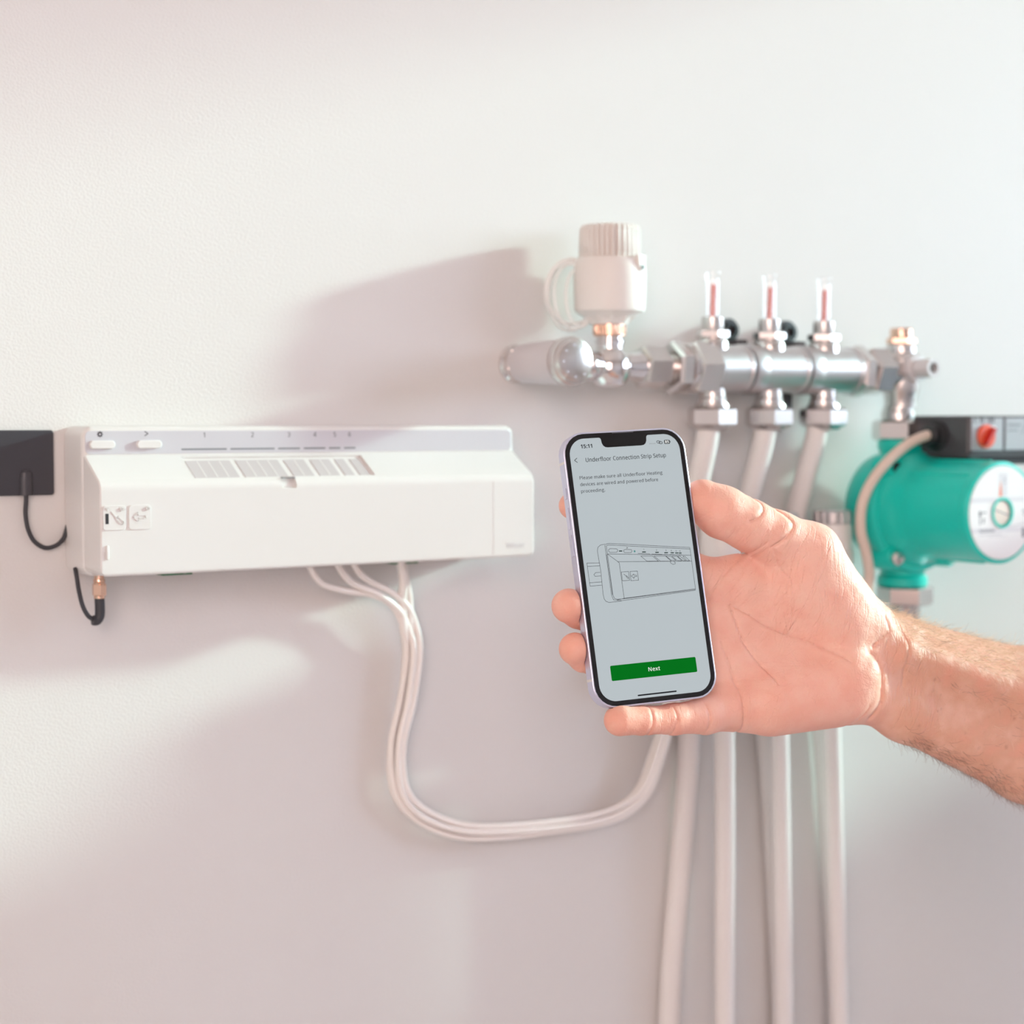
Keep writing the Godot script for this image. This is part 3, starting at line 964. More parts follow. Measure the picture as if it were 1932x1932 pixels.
func build_thermostat() -> void:
	var o := thing("thermostat_head", "white ribbed thermostatic head standing on the chrome valve at the manifold's left end", "thermostat", Vector3(379, 150, 33))
	var t := up_at(379)
	lathe([Vector2(0, 158), Vector2(13.0, 158), Vector2(14.0, 160), Vector2(16.0, 162.5), Vector2(22.0, 165.5), Vector2(24.2, 167), Vector2(24.8, 170), Vector2(25.2, 188), Vector2(25.0, 196), Vector2(24.0, 201), Vector2(22.6, 203.5), Vector2(0, 203.5)], 56, t)
	var body := part("body", mat.white_soft, o)
	for k in 10:
		var a := TAU * k / 10.0 + 0.2
		var d := Vector3(cos(a), 0, sin(a))
		tube(PackedVector3Array([Vector3(379, 158.6, 33) + d * 12.6, Vector3(379, 164.2, 33) + d * 18.0]), 0.9, 8)
		part("body_rib", mat.white_soft, body)
	var rings := [ribbed(14.5, 21.4, 203.0, 34), ribbed(14.5, 21.5, 206.0, 34), ribbed(14.5, 21.3, 222.0, 34), ribbed(14.5, 20.8, 224.6, 34), ribbed(14.5, 19.6, 226.0, 34), ribbed(14.4, 14.6, 226.8, 34)]
	loft(rings, t)
	part("grip", mat.white_soft, o)
	# setting pointer that hangs from the grip, to the right of the front
	var out := Vector3(-0.23, 0, 0.973).rotated(Vector3.UP, 0.62)
	var side := Vector3.UP.cross(out)
	var p := Vector3(379, 0, 33) + out * 24.6
	rings = []
	for q in [[-1.2, 1.0], [1.2, 1.0], [1.8, 0.85]]:
		var ring := PackedVector3Array()
		for c in [[5.2, 205.0], [-5.2, 205.0], [-4.2, 197.5], [-2.2, 193.4], [2.2, 193.4], [4.2, 197.5]]:
			ring.append(p + out * q[0] + side * c[0] * q[1] + Vector3.UP * (199.0 + (c[1] - 199.0) * q[1]))
		rings.append(ring)
	loft(rings, Transform3D(), true)
	part("pointer", mat.white_soft, o)
	lathe([Vector2(0, 0), Vector2(1.9, 0), Vector2(1.9, 0.5), Vector2(0, 0.5)], 20, Transform3D(Basis(side, out, side.cross(out)), p + out * 1.7 + Vector3.UP * 196.4))
	part("pointer_hole", mat.slot, o)
	lathe([Vector2(0, 149.4), Vector2(10.2, 149.4), Vector2(11.2, 150.2), Vector2(11.2, 158), Vector2(0, 158)], 44, t)
	loft([ribbed(11.0, 11.7, 151.0, 40), ribbed(11.0, 11.7, 157.0, 40)], t)
	part("copper_nut", mat.brass, o)
	# loose loops of thin clear sensor tube behind the head
	for k in 5:
		var path := PackedVector3Array()
		var mid := Vector3([361.0, 358.0, 357.0, 355.0, 359.0][k], [181.0, 178.5, 180.0, 177.0, 176.0][k], [12.0, 15.5, 19.0, 22.0, 25.0][k])
		var wide: float = [21.0, 15.5, 18.5, 13.5, 11.0][k]
		var tall: float = [23.0, 25.0, 21.5, 22.5, 20.0][k]
		for i in 49:
			var a := TAU * i / 48.0
			path.append(mid + Vector3(wide * cos(a) * 0.95, tall * sin(a), 2.0 * sin(a + k) + 3.0 * cos(a)))
		tube(path, 0.95, 8)
		part("sensor_tube", mat.clear_coil, o)


func build_manifold() -> void:
	var o := thing("flow_manifold", "upper nickel plated manifold bar with three outlets, running along the wall to the pump", "manifold", Vector3(520, 129, 33))
	# thermostatic valve body
	lathe([Vector2(0, 114.0), Vector2(6.0, 114.4), Vector2(11.0, 116.5), Vector2(14.2, 121.5), Vector2(15.0, 128), Vector2(14.0, 134.5), Vector2(11.0, 139.0), Vector2(9.6, 141.0), Vector2(9.6, 144.6), Vector2(10.4, 145), Vector2(10.4, 147), Vector2(9.2, 147.6), Vector2(9.2, 150), Vector2(0, 150)], 48, up_at(379))
	lathe([Vector2(0, 0), Vector2(11.0, 0), Vector2(11.4, 2), Vector2(10.0, 5), Vector2(10.0, 40), Vector2(11.0, 43), Vector2(11.0, 49), Vector2(0, 49)], 40, along_x(358))
	part("valve_body", mat.chrome, o)
	hexagon(15.2, 0, 21, along_x(405), 0.25)
	part("nut", mat.nickel, o)
	lathe([Vector2(0, 0), Vector2(10, 0), Vector2(10, 8), Vector2(0, 8)], 32, along_x(425))
	hexagon(19.4, 0, 12, along_x(431), 0.1)
	lathe([Vector2(0, 0), Vector2(17.4, 0), Vector2(17.8, 1), Vector2(17.8, 5), Vector2(0, 5)], 48, along_x(442.5))
	part("nut", mat.nickel, o)
	hexagon(20.6, 0, 22, along_x(447), 0.42)
	part("nut", mat.nickel, o)
	# three sections of bar, each with its outlet down and its stem up
	var ports := [471.0, 525.0, 579.0]
	for k in 3:
		var x: float = ports[k]
		var a: float = -6.0 if k == 0 else -26.0
		lathe([Vector2(0, a), Vector2(16.6, a), Vector2(17.4, a + 0.8), Vector2(17.4, 23.0), Vector2(18.2, 24.0), Vector2(18.2, 26.0), Vector2(16.2, 27.4), Vector2(15.4, 28.0), Vector2(0, 28.0)], 56, along_x(x))
		if k > 0:
			lathe([Vector2(0, 0), Vector2(18.3, 0), Vector2(18.5, 0.8), Vector2(18.5, 11), Vector2(18.3, 11.8), Vector2(0, 11.8)], 56, along_x(x - 26.0))
		var bar := part("bar_section", mat.satin, o)
		lathe([Vector2(0, 142), Vector2(11.6, 142), Vector2(11.6, 147), Vector2(10.4, 150), Vector2(9.6, 151), Vector2(0, 151)], 36, up_at(x))
		hexagon(12.2, 150.5, 157.0, up_at(x), 0.2)
		lathe([Vector2(0, 156), Vector2(8.0, 156), Vector2(8.2, 157), Vector2(8.2, 165.5), Vector2(7.6, 166.2), Vector2(0, 166.2)], 32, up_at(x))
		part("stem", mat.nickel, o)
		lathe([Vector2(0, 102), Vector2(10.6, 102), Vector2(10.6, 107), Vector2(9.8, 108), Vector2(9.8, 116), Vector2(0, 116)], 36, up_at(x))
		part("outlet", mat.nickel, o)
		lathe([Vector2(0, 100), Vector2(11.0, 100), Vector2(12.6, 101), Vector2(12.0, 103.6), Vector2(0, 103.6)], 36, up_at(x))
		hexagon(18.2, 87.0, 101.0, up_at(x), [0.12, 0.05, 0.09][k])
		lathe([Vector2(0, 84.5), Vector2(12.0, 84.5), Vector2(14.8, 87.4), Vector2(0, 87.4)], 36, up_at(x))
		part("outlet_nut", mat.nickel, o)
		flow_meter(k, x)
		origin = Vector3(520, 129, 33)
	hexagon(19.6, 0, 12, along_x(607.5), 0.1)
	part("nut", mat.nickel, o)
	hexagon(19.0, 0, 20, along_x(621.5), 0.36)
	part("nut", mat.nickel, o)
	# end piece with vent, drain and the way down to the pump
	lathe([Vector2(0, 0), Vector2(13.0, 0), Vector2(13.0, 20), Vector2(0, 20)], 40, along_x(640))
	lathe([Vector2(0, 101), Vector2(12.0, 101), Vector2(12.6, 102), Vector2(12.6, 108), Vector2(13.6, 112), Vector2(14.6, 118), Vector2(14.6, 138), Vector2(13.0, 142), Vector2(11.8, 144), Vector2(11.8, 149), Vector2(10.6, 150.5), Vector2(0, 150.5)], 44, up_at(660))
	part("end_piece", mat.nickel, o)
	hexagon(11.4, 150.5, 156, up_at(660), 0.2)
	lathe([Vector2(0, 156), Vector2(8.8, 156), Vector2(8.8, 162), Vector2(8.0, 163.2), Vector2(0, 163.2)], 30, up_at(660))
	part("vent_cap", mat.brass, o)
	var spout := out_of_wall(Vector3(660, 131.5, 0))
	hexagon(12.0, 42, 52, spout, 0.3)
	pipe_ring(4.4, 7.2, 50, 68, 32, spout)
	part("drain_spout", mat.satin_pale, o)
	lathe([Vector2(0, 0), Vector2(4.5, 0), Vector2(4.5, 10), Vector2(0, 10)], 20, out_of_wall(Vector3(660, 131.5, 52)))
	part("drain_bore", mat.slot, o)
	lathe([Vector2(0, 90), Vector2(13.4, 90), Vector2(13.4, 98), Vector2(12.2, 99.4), Vector2(12.2, 101.5), Vector2(0, 101.5)], 40, up_at(658))
	part("neck", mat.nickel, o)


func flow_meter(k: int, x: float) -> void:
	var words := ["clear flow meter with a red rod, first from the thermostatic head", "clear flow meter with a red rod, middle one on the upper bar", "clear flow meter with a red rod, nearest the pump"]
	var o := thing("flow_meter", words[k], "gauge", Vector3(x, 164, 33), "flow meters on the upper manifold")
	var c := Vector3(x, 0, 33)
	# a glass tube with a thick wall, closed at the top
	pipe_ring(3.6, 4.9, 165.8, 194.0, 32, Transform3D(Basis(), c))
	part("tube", mat.clear, o)
	lathe([Vector2(0, 193.5), Vector2(5.2, 193.5), Vector2(5.5, 194.2), Vector2(5.5, 198.4), Vector2(5.0, 199.2), Vector2(0, 199.2)], 32, Transform3D(Basis(), c))
	part("cap", mat.clear, o)
	tube(PackedVector3Array([c + Vector3(-0.4, 166, 0), c + Vector3(0.6, 189.5, 0)]), 1.9, 14)
	part("rod", mat.red, o)
	for i in 5:
		pipe_ring(4.85, 5.1, 170.0 + i * 4.4, 170.5 + i * 4.4, 24, Transform3D(Basis(), c))
	part("scale_marks", mat.clear, o)


func build_lower_manifold() -> void:
	var o := thing("return_manifold", "lower nickel manifold bar behind the hand, joined to the pump's lower end", "manifold", Vector3(560, -74, 37))
	var ax := Transform3D(Basis(Vector3(0, -1, 0), Vector3(1, 0, 0), Vector3(0, 0, 1)), Vector3(0, -74, 37))
	lathe([Vector2(0, 436), Vector2(14, 436), Vector2(16.8, 438), Vector2(16.8, 632), Vector2(14, 634), Vector2(0, 634)], 48, ax)
	part("bar", mat.satin, o)
	lathe([Vector2(0, -86), Vector2(11.0, -86), Vector2(12, -84), Vector2(12, -50), Vector2(0, -50)], 40, up_at(662, 38))
	lathe([Vector2(0, 628), Vector2(10.5, 628), Vector2(10.5, 658), Vector2(0, 658)], 32, ax)
	part("end_piece", mat.nickel, o)
	for k in 3:
		var x: float = [476.4, 531.0, 585.3][k]
		lathe([Vector2(0, -62), Vector2(11, -62), Vector2(11, -16), Vector2(0, -16)], 36, up_at(x, 37))
		part("stem", mat.nickel, o)
		lathe([Vector2(0, -116), Vector2(10, -116), Vector2(10, -84), Vector2(0, -84)], 36, up_at(x, 37))
		hexagon(17.5, -114, -98, up_at(x, 37), 0.3)
		part("outlet_nut", mat.nickel, o)
		var words := ["white valve cap on the lower manifold, between phone and thumb", "white valve cap on the lower manifold, hidden behind the thumb", "beige grey valve cap with a metal ring on top, above the knuckle of the thumb"]
		var c := thing("valve_cap", words[k], "valve cap", Vector3(x, -18, 37), "caps on the lower manifold")
		lathe([Vector2(0, -18), Vector2(15.5, -18), Vector2(16.4, -17), Vector2(16.4, -8), Vector2(15.2, -6.5), Vector2(15.2, 11.5), Vector2(14.2, 13.4), Vector2(0, 13.4)], 48, up_at(x, 37))
		part("body", mat.pipe, c)
		loft([ribbed(13.4, 14.2, 13.0, 16), ribbed(13.6, 14.8, 15.0, 16), ribbed(13.6, 14.8, 22.0, 16), ribbed(12.6, 13.2, 23.6, 16)], up_at(x, 37))
		part("ring", mat.satin, c)
		origin = Vector3(560, -74, 37)


func build_brackets() -> void:
	var words := ["dark grey wall bracket behind the bar, between the first two flow meters", "dark grey wall bracket behind the bar, between the second and third flow meters"]
	for k in 2:
		var x: float = [507.5, 565.0][k]
		var o := thing("wall_bracket", words[k], "bracket", Vector3(x, 128, 0), "brackets of the upper manifold")
		block(Vector3(x - 6, [114, 94][k], 0), Vector3(x + 6, 158, 8), 1.0)
		lathe([Vector2(0, 0), Vector2(9, 0), Vector2(9, 8), Vector2(8.4, 8.6), Vector2(0, 8.6)], 32, out_of_wall(Vector3(x, 158.5, 0)))
		block(Vector3(x - 5, 146, 6), Vector3(x + 5, 151, 24), 1.0)
		part("plate", mat.black_plastic, o)
		pipe_ring(3.6, 6.6, 8, 11.5, 28, out_of_wall(Vector3(x, 158.5, 0)))
		part("eye", mat.black_deep, o)


func build_pipes() -> void:
	var down := [
		[Vector3(467.5, 90, 33), Vector3(467.5, 77, 31.5), Vector3(468.2, 40, 19), Vector3(468.4, 8, 11), Vector3(469.6, -60, 10.0), Vector3(469.4, -146, 10.2), Vector3(460.5, -250, 10.0), Vector3(452.0, -352, 10.0), Vector3(447, -600, 10), Vector3(447, -1000, 10)],
		[Vector3(521.5, 90, 33), Vector3(521.3, 77, 31.5), Vector3(520, 40, 19), Vector3(518.5, 8, 11), Vector3(528, -60, 10), Vector3(545.5, -152, 10), Vector3(555, -250, 10), Vector3(563, -372, 10), Vector3(566, -600, 10), Vector3(566, -1000, 10)],
		[Vector3(573.0, 90, 33), Vector3(572.5, 77, 31.5), Vector3(571.5, 40, 19), Vector3(572, 8, 11), Vector3(587, -60, 10), Vector3(603, -157, 10), Vector3(612, -250, 10), Vector3(622, -385, 10), Vector3(626, -600, 10), Vector3(626, -1000, 10)],
		[Vector3(476.4, -108, 37), Vector3(477.5, -120, 37), Vector3(481.0, -145, 37), Vector3(482.5, -355, 37), Vector3(483, -600, 37), Vector3(483, -1000, 37)],
		[Vector3(531, -108, 37), Vector3(532, -120, 37), Vector3(533.8, -150, 37), Vector3(540.2, -366, 37), Vector3(542, -600, 37), Vector3(542, -1000, 37)],
		[Vector3(585.3, -108, 37), Vector3(585.8, -120, 37), Vector3(586.5, -155, 37), Vector3(597, -376, 37), Vector3(601, -600, 37), Vector3(601, -1000, 37)],
	]
	var words := ["white pipe under the upper bar's left outlet, slanting back to the wall", "white pipe under the upper bar's middle outlet, passing behind the lower bar", "white pipe under the upper bar's right outlet, nearest the pump", "white pipe below the hand, second from the left, standing well clear of the wall", "white pipe below the hand, in front of a second pipe and third from the left", "white pipe below the hand, farthest right under the wrist"]
	for k in 6:
		var o := thing("heating_pipe", words[k], "pipe", down[k][0], "white heating pipes")
		tube(smooth_path(down[k], 8), 8.3 if k < 3 else 7.6, 24)
		part("tube", mat.pipe, o)


# ---------------------------------------------------------------- the pump

func face_print() -> ImageTexture:
	# the round label: pale fields, blurred dark type as blocks and an orange thermometer
	var w := 256
	var im := Image.create(w, w, false, Image.FORMAT_RGB8)
	im.fill(rgb(241, 239, 240))
	im.fill_rect(Rect2i(0, 86, w, 14), rgb(226, 223, 228))
	im.fill_rect(Rect2i(0, 168, w, 12), rgb(226, 223, 228))
	im.fill_rect(Rect2i(112, 22, 34, 62), rgb(222, 219, 224))
	im.fill_rect(Rect2i(133, 36, 5, 5), rgb(130, 128, 136))
	im.fill_rect(Rect2i(133, 46, 5, 4), rgb(150, 148, 156))
	for y in range(44, 84):
		var half := 2 + (y - 44) / 9
		im.fill_rect(Rect2i(120 - half, y, 2 * half, 1), rgb(236, 130, 92).lerp(rgb(228, 205, 200), clampf((62.0 - y) / 24.0, 0, 1)))
	for q in [[38, 122, 9, 14], [50, 124, 16, 4], [40, 138, 5, 20], [54, 140, 5, 14], [206, 122, 22, 5], [210, 132, 8, 4]]:
		im.fill_rect(Rect2i(q[0], q[1], q[2], q[3]), rgb(150, 147, 154) if q[2] > 10 or q[3] > 16 else rgb(104, 102, 110))
	for k in 12:
		im.fill_rect(Rect2i(40 + k * 5, 170 + (k * 7) % 3, 4, 7), rgb(150, 148, 155))
	for k in 14:
		im.fill_rect(Rect2i(42 + k * 6, 184, 4, 3), rgb(196, 194, 200))
		im.fill_rect(Rect2i(76 + k * 5, 190, 3, 2), rgb(204, 202, 208))
		im.fill_rect(Rect2i(150 + k * 5, 164 - k / 2, 4, 3), rgb(196, 194, 200))
	im.fill_rect(Rect2i(206, 170, 12, 26), rgb(96, 95, 102))
	im.fill_rect(Rect2i(209, 176, 6, 3), rgb(210, 208, 214))
	im.fill_rect(Rect2i(209, 186, 6, 3), rgb(210, 208, 214))
	return ImageTexture.create_from_image(im)


func build_pump() -> void:
	var o := thing("circulation_pump", "turquoise green circulation pump with a round white face plate and black terminal box", "pump", Vector3(656, 24, 38))
	var t := out_of_wall(Vector3(655, 24, 0))
	# volute with its two ports
	lathe([Vector2(0, 10), Vector2(26, 11), Vector2(36, 15), Vector2(42, 22), Vector2(44, 30), Vector2(44, 44), Vector2(48.5, 48), Vector2(49.5, 50), Vector2(49.5, 57), Vector2(48.5, 59), Vector2(45, 60.5), Vector2(0, 60.5)], 64, t)
	lathe([Vector2(0, 20), Vector2(15.5, 20), Vector2(15.0, 66), Vector2(17.2, 70), Vector2(17.2, 76.5), Vector2(0, 76.5)], 40, up_at(655, 38))
	lathe([Vector2(0, -37), Vector2(19.5, -37), Vector2(19.5, -31), Vector2(17.0, -28), Vector2(18.0, 10), Vector2(0, 10)], 40, up_at(659, 38))
	var volute := part("volute", mat.pump_green, o)
	# four bosses with bolts
	for k in 4:
		var p := Vector3(655 + [-29.0, 29.0, 29.0, -29.0][k], 24 + [31.5, 31.5, -37.0, -37.0][k], 0)
		lathe([Vector2(0, 46), Vector2(9.6, 46), Vector2(9.2, 62), Vector2(8.0, 64.0), Vector2(0, 64.0)], 28, out_of_wall(p))
		part("boss", mat.pump_green, volute)
		if k == 0:
			lathe([Vector2(0, 63.4), Vector2(4.6, 63.4), Vector2(4.4, 64.4), Vector2(0, 64.4)], 24, out_of_wall(p))
			part("bolt_hole", mat.slot, volute)
		else:
			lathe([Vector2(0, 63), Vector2(5.6, 63), Vector2(5.6, 66.5), Vector2(4.0, 68.6), Vector2(0, 69.2)], 28, out_of_wall(p))
			part("bolt", mat.nickel, volute)
	# motor
	lathe([Vector2(0, 58), Vector2(44, 58), Vector2(43.4, 63), Vector2(40.6, 68), Vector2(38.2, 74), Vector2(37.4, 80), Vector2(37.0, 134), Vector2(37.6, 135), Vector2(37.6, 140), Vector2(36.6, 141.4), Vector2(35.2, 141.6), Vector2(34.8, 140.6), Vector2(0, 140.6)], 72, t)
	var motor := part("motor_housing", mat.pump_green, o)
	for a in [-1.75, -1.2, 0.9, 1.6, 2.3]:
		var d := Vector3(cos(a), sin(a), 0)
		var from := grp.size()
		block(Vector3(-1.2, -1.2, 72), Vector3(1.2, 1.2, 132), 0.5)
		for i in range(from * 3, grp.size() * 3):
			tri[i] += Vector3(655, 24, 0) + d * 37.2
		part("rib", mat.pump_green, motor)
	# face plate with the vent screw in its middle
	var m := paint(Color.WHITE, 0.42)
	m.albedo_texture = face_print()
	var st := SurfaceTool.new()
	st.begin(Mesh.PRIMITIVE_TRIANGLES)
	var rings := [[11.0, 140.7], [11.0, 141.9], [34.0, 141.9], [34.6, 141.3], [34.6, 140.7]]
	for r in rings.size() - 1:
		for i in 64:
			var q := []
			for c in [[r, i], [r, i + 1], [r + 1, i + 1], [r + 1, i]]:
				var a: float = TAU * c[1] / 64
				var rad: float = rings[c[0]][0]
				q.append(Vector3(rad * cos(a), rad * sin(a), rings[c[0]][1]))
			for k in [0, 1, 2, 0, 2, 3]:
				st.set_smooth_group(r)
				st.set_uv(Vector2(0.5 + q[k].x / 70.0, 0.5 - q[k].y / 70.0))
				st.add_vertex((q[k] + Vector3(655, 24, 0) - origin) * MM)
	st.generate_normals()
	var face := MeshInstance3D.new()
	face.name = "face_plate"
	face.mesh = st.commit()
	face.material_override = m
	o.add_child(face, true)
	pipe_ring(9.4, 11.2, 139.5, 142.6, 44, t)
	part("screw_ring", mat.pump_green, o)
	lathe([Vector2(0, 139), Vector2(9.3, 139), Vector2(9.2, 141.0), Vector2(8.6, 141.6), Vector2(0, 141.8)], 40, t)
	var screw := part("vent_screw", mat.screw_pale, o)
	line_strip([Vector2(-8.0, 2.4), Vector2(8.0, -2.4)], 0.8, 0.12, Transform3D(Basis(), Vector3(655, 24, 141.75)))
	part("screw_slot", mat.print_grey, screw)
	# terminal box on top of the motor, set to the right of the pipe
	block(Vector3(662.5, 58, 53.5), Vector3(734.5, 66, 106.5), 1.5)
	part("box_foot", mat.black_deep, o)
	block(Vector3(655.5, 65, 49.5), Vector3(742.5, 95, 108), 2.2)
	var box := part("terminal_box", mat.black_plastic, o)
	block(Vector3(654.5, 63.4, 48.5), Vector3(743.5, 66.4, 109.5), 1.0)
	part("box_rim", mat.black_plastic, box)
	block(Vector3(658, 69, 107.5), Vector3(692, 93.4, 108.7), 0.4)
	part("dial_panel", mat.label_grey, box)
	block(Vector3(694.5, 69, 107.5), Vector3(738.5, 93.4, 108.7), 0.4)
	part("rating_panel", mat.label_grey, box)
	lettering("speed_marks", "I  II  III", 4.0, mat.slot, box, Vector3(671, 91.6, 108.8), 22.0, Basis(), true)
	line_strip([Vector2(702, 82), Vector2(709, 91)], 0.8, 0.1, Transform3D(Basis(), Vector3(10.5, 0, 108.7)))
	line_strip([Vector2(687, 88), Vector2(700, 88)], 1.4, 0.1, Transform3D(Basis(), Vector3(10.5, 0, 108.7)))
	line_strip([Vector2(687, 84), Vector2(697, 84)], 1.0, 0.1, Transform3D(Basis(), Vector3(10.5, 0, 108.7)))
	part("rating_print", mat.print_grey, box)
	var kn := out_of_wall(Vector3(672.3, 79.4, 0))
	lathe([Vector2(0, 107.5), Vector2(9.0, 107.5), Vector2(9.0, 110.5), Vector2(8.2, 111.5), Vector2(0, 111.7)], 40, kn)
	var knob := part("speed_knob", mat.orange, o)
	var bar := Transform3D(Basis(Vector3.BACK, 0.95), Vector3(672.3, 79.4, 111.1))
	loft([ring_at(rounded(15.6, 4.6, 2.2), 0.0), ring_at(rounded(15.4, 3.4, 1.6), 4.0), ring_at(rounded(14.6, 2.6, 1.2), 4.6)], bar)
	part("knob_grip", mat.red, knob)
	lathe([Vector2(0, 0), Vector2(1.6, 0), Vector2(1.5, 0.8), Vector2(0, 0.9)], 16, out_of_wall(Vector3(676.7, 85.6, 113.1)))
	part("knob_mark", mat.label_white, knob)
	# cable gland on the left side of the box
	var g := Transform3D(Basis(Vector3(0, 1, 0), Vector3(-1, 0, 0), Vector3(0, 0, 1)), Vector3(655.5, 80.0, 76))
	lathe([Vector2(0, -1), Vector2(11.5, -1), Vector2(11.5, 1.5), Vector2(10.2, 2.2), Vector2(10.2, 3.4), Vector2(8.8, 4.0), Vector2(8.2, 9.0), Vector2(7.2, 10.2), Vector2(0, 10.2)], 40, g)
	part("cable_gland", mat.black_deep, o)
	# unions above and below
	hexagon(21.6, 75.5, 92.0, up_at(656, 36), 0.05)
	part("union_nut", mat.nickel, o)
	hexagon(21.8, -53.0, -37.0, up_at(662, 38), 0.25)
	part("union_nut", mat.nickel, o)
	var c := thing("power_cable", "beige power cable curving from the pump's black box down past its left side", "cable", Vector3(646, 80, 76))
	tube(smooth_path([Vector3(647, 80.2, 76), Vector3(642, 79.3, 75.6), Vector3(628, 74.3, 74.5), Vector3(610.0, 63.0, 73), Vector3(596.1, 47.3, 69), Vector3(588.4, 29.5, 66), Vector3(588.0, 9.6, 65), Vector3(593.6, -6.5, 65), Vector3(598.2, -24.6, 64), Vector3(596.3, -42.5, 62), Vector3(594, -58, 46), Vector3(594, -69, 22), Vector3(594, -72, -4)]), 4.0, 18)
	part("sheath", mat.cable_beige, c)


# ---------------------------------------------------------------- the phone

func phone_basis() -> Basis:
	var b := Basis(Vector3(0.97623, 0.04924, 0.21106), Vector3(-0.00203, 0.97589, -0.21827), Vector3(-0.21671, 0.21265, 0.95279))
	return b.orthonormalized()


func screen_outline() -> PackedVector2Array:
	# round corners and the notch at the top
	var base := rounded(64.6, 139.8, 9.0, 0.0, 10)
	var out := PackedVector2Array()
	for i in 11:      # upper right corner
		out.append(base[i])
	for p in [[14.4, 69.9], [13.7, 69.6], [13.3, 68.8], [13.1, 66.9], [12.4, 65.4], [11.2, 64.6], [9.8, 64.4], [-9.8, 64.4], [-11.2, 64.6], [-12.4, 65.4], [-13.1, 66.9], [-13.3, 68.8], [-13.7, 69.6], [-14.4, 69.9]]:
		out.append(Vector2(p[0], p[1]))
	for i in range(11, 44):
		out.append(base[i])
	return out


func flat_shape(outline: PackedVector2Array, z: float) -> void:
	var t := Geometry2D.triangulate_polygon(outline)
	for i in range(0, t.size(), 3):
		var a := outline[t[i]]
		var b := outline[t[i + 1]]
		var c := outline[t[i + 2]]
		if (b - a).cross(c - a) > 0.0:      # front faces run clockwise
			var keep := b
			b = c
			c = keep
		for p in [a, b, c]:
			tri.append(Vector3(p.x, p.y, z))
		grp.append(1)


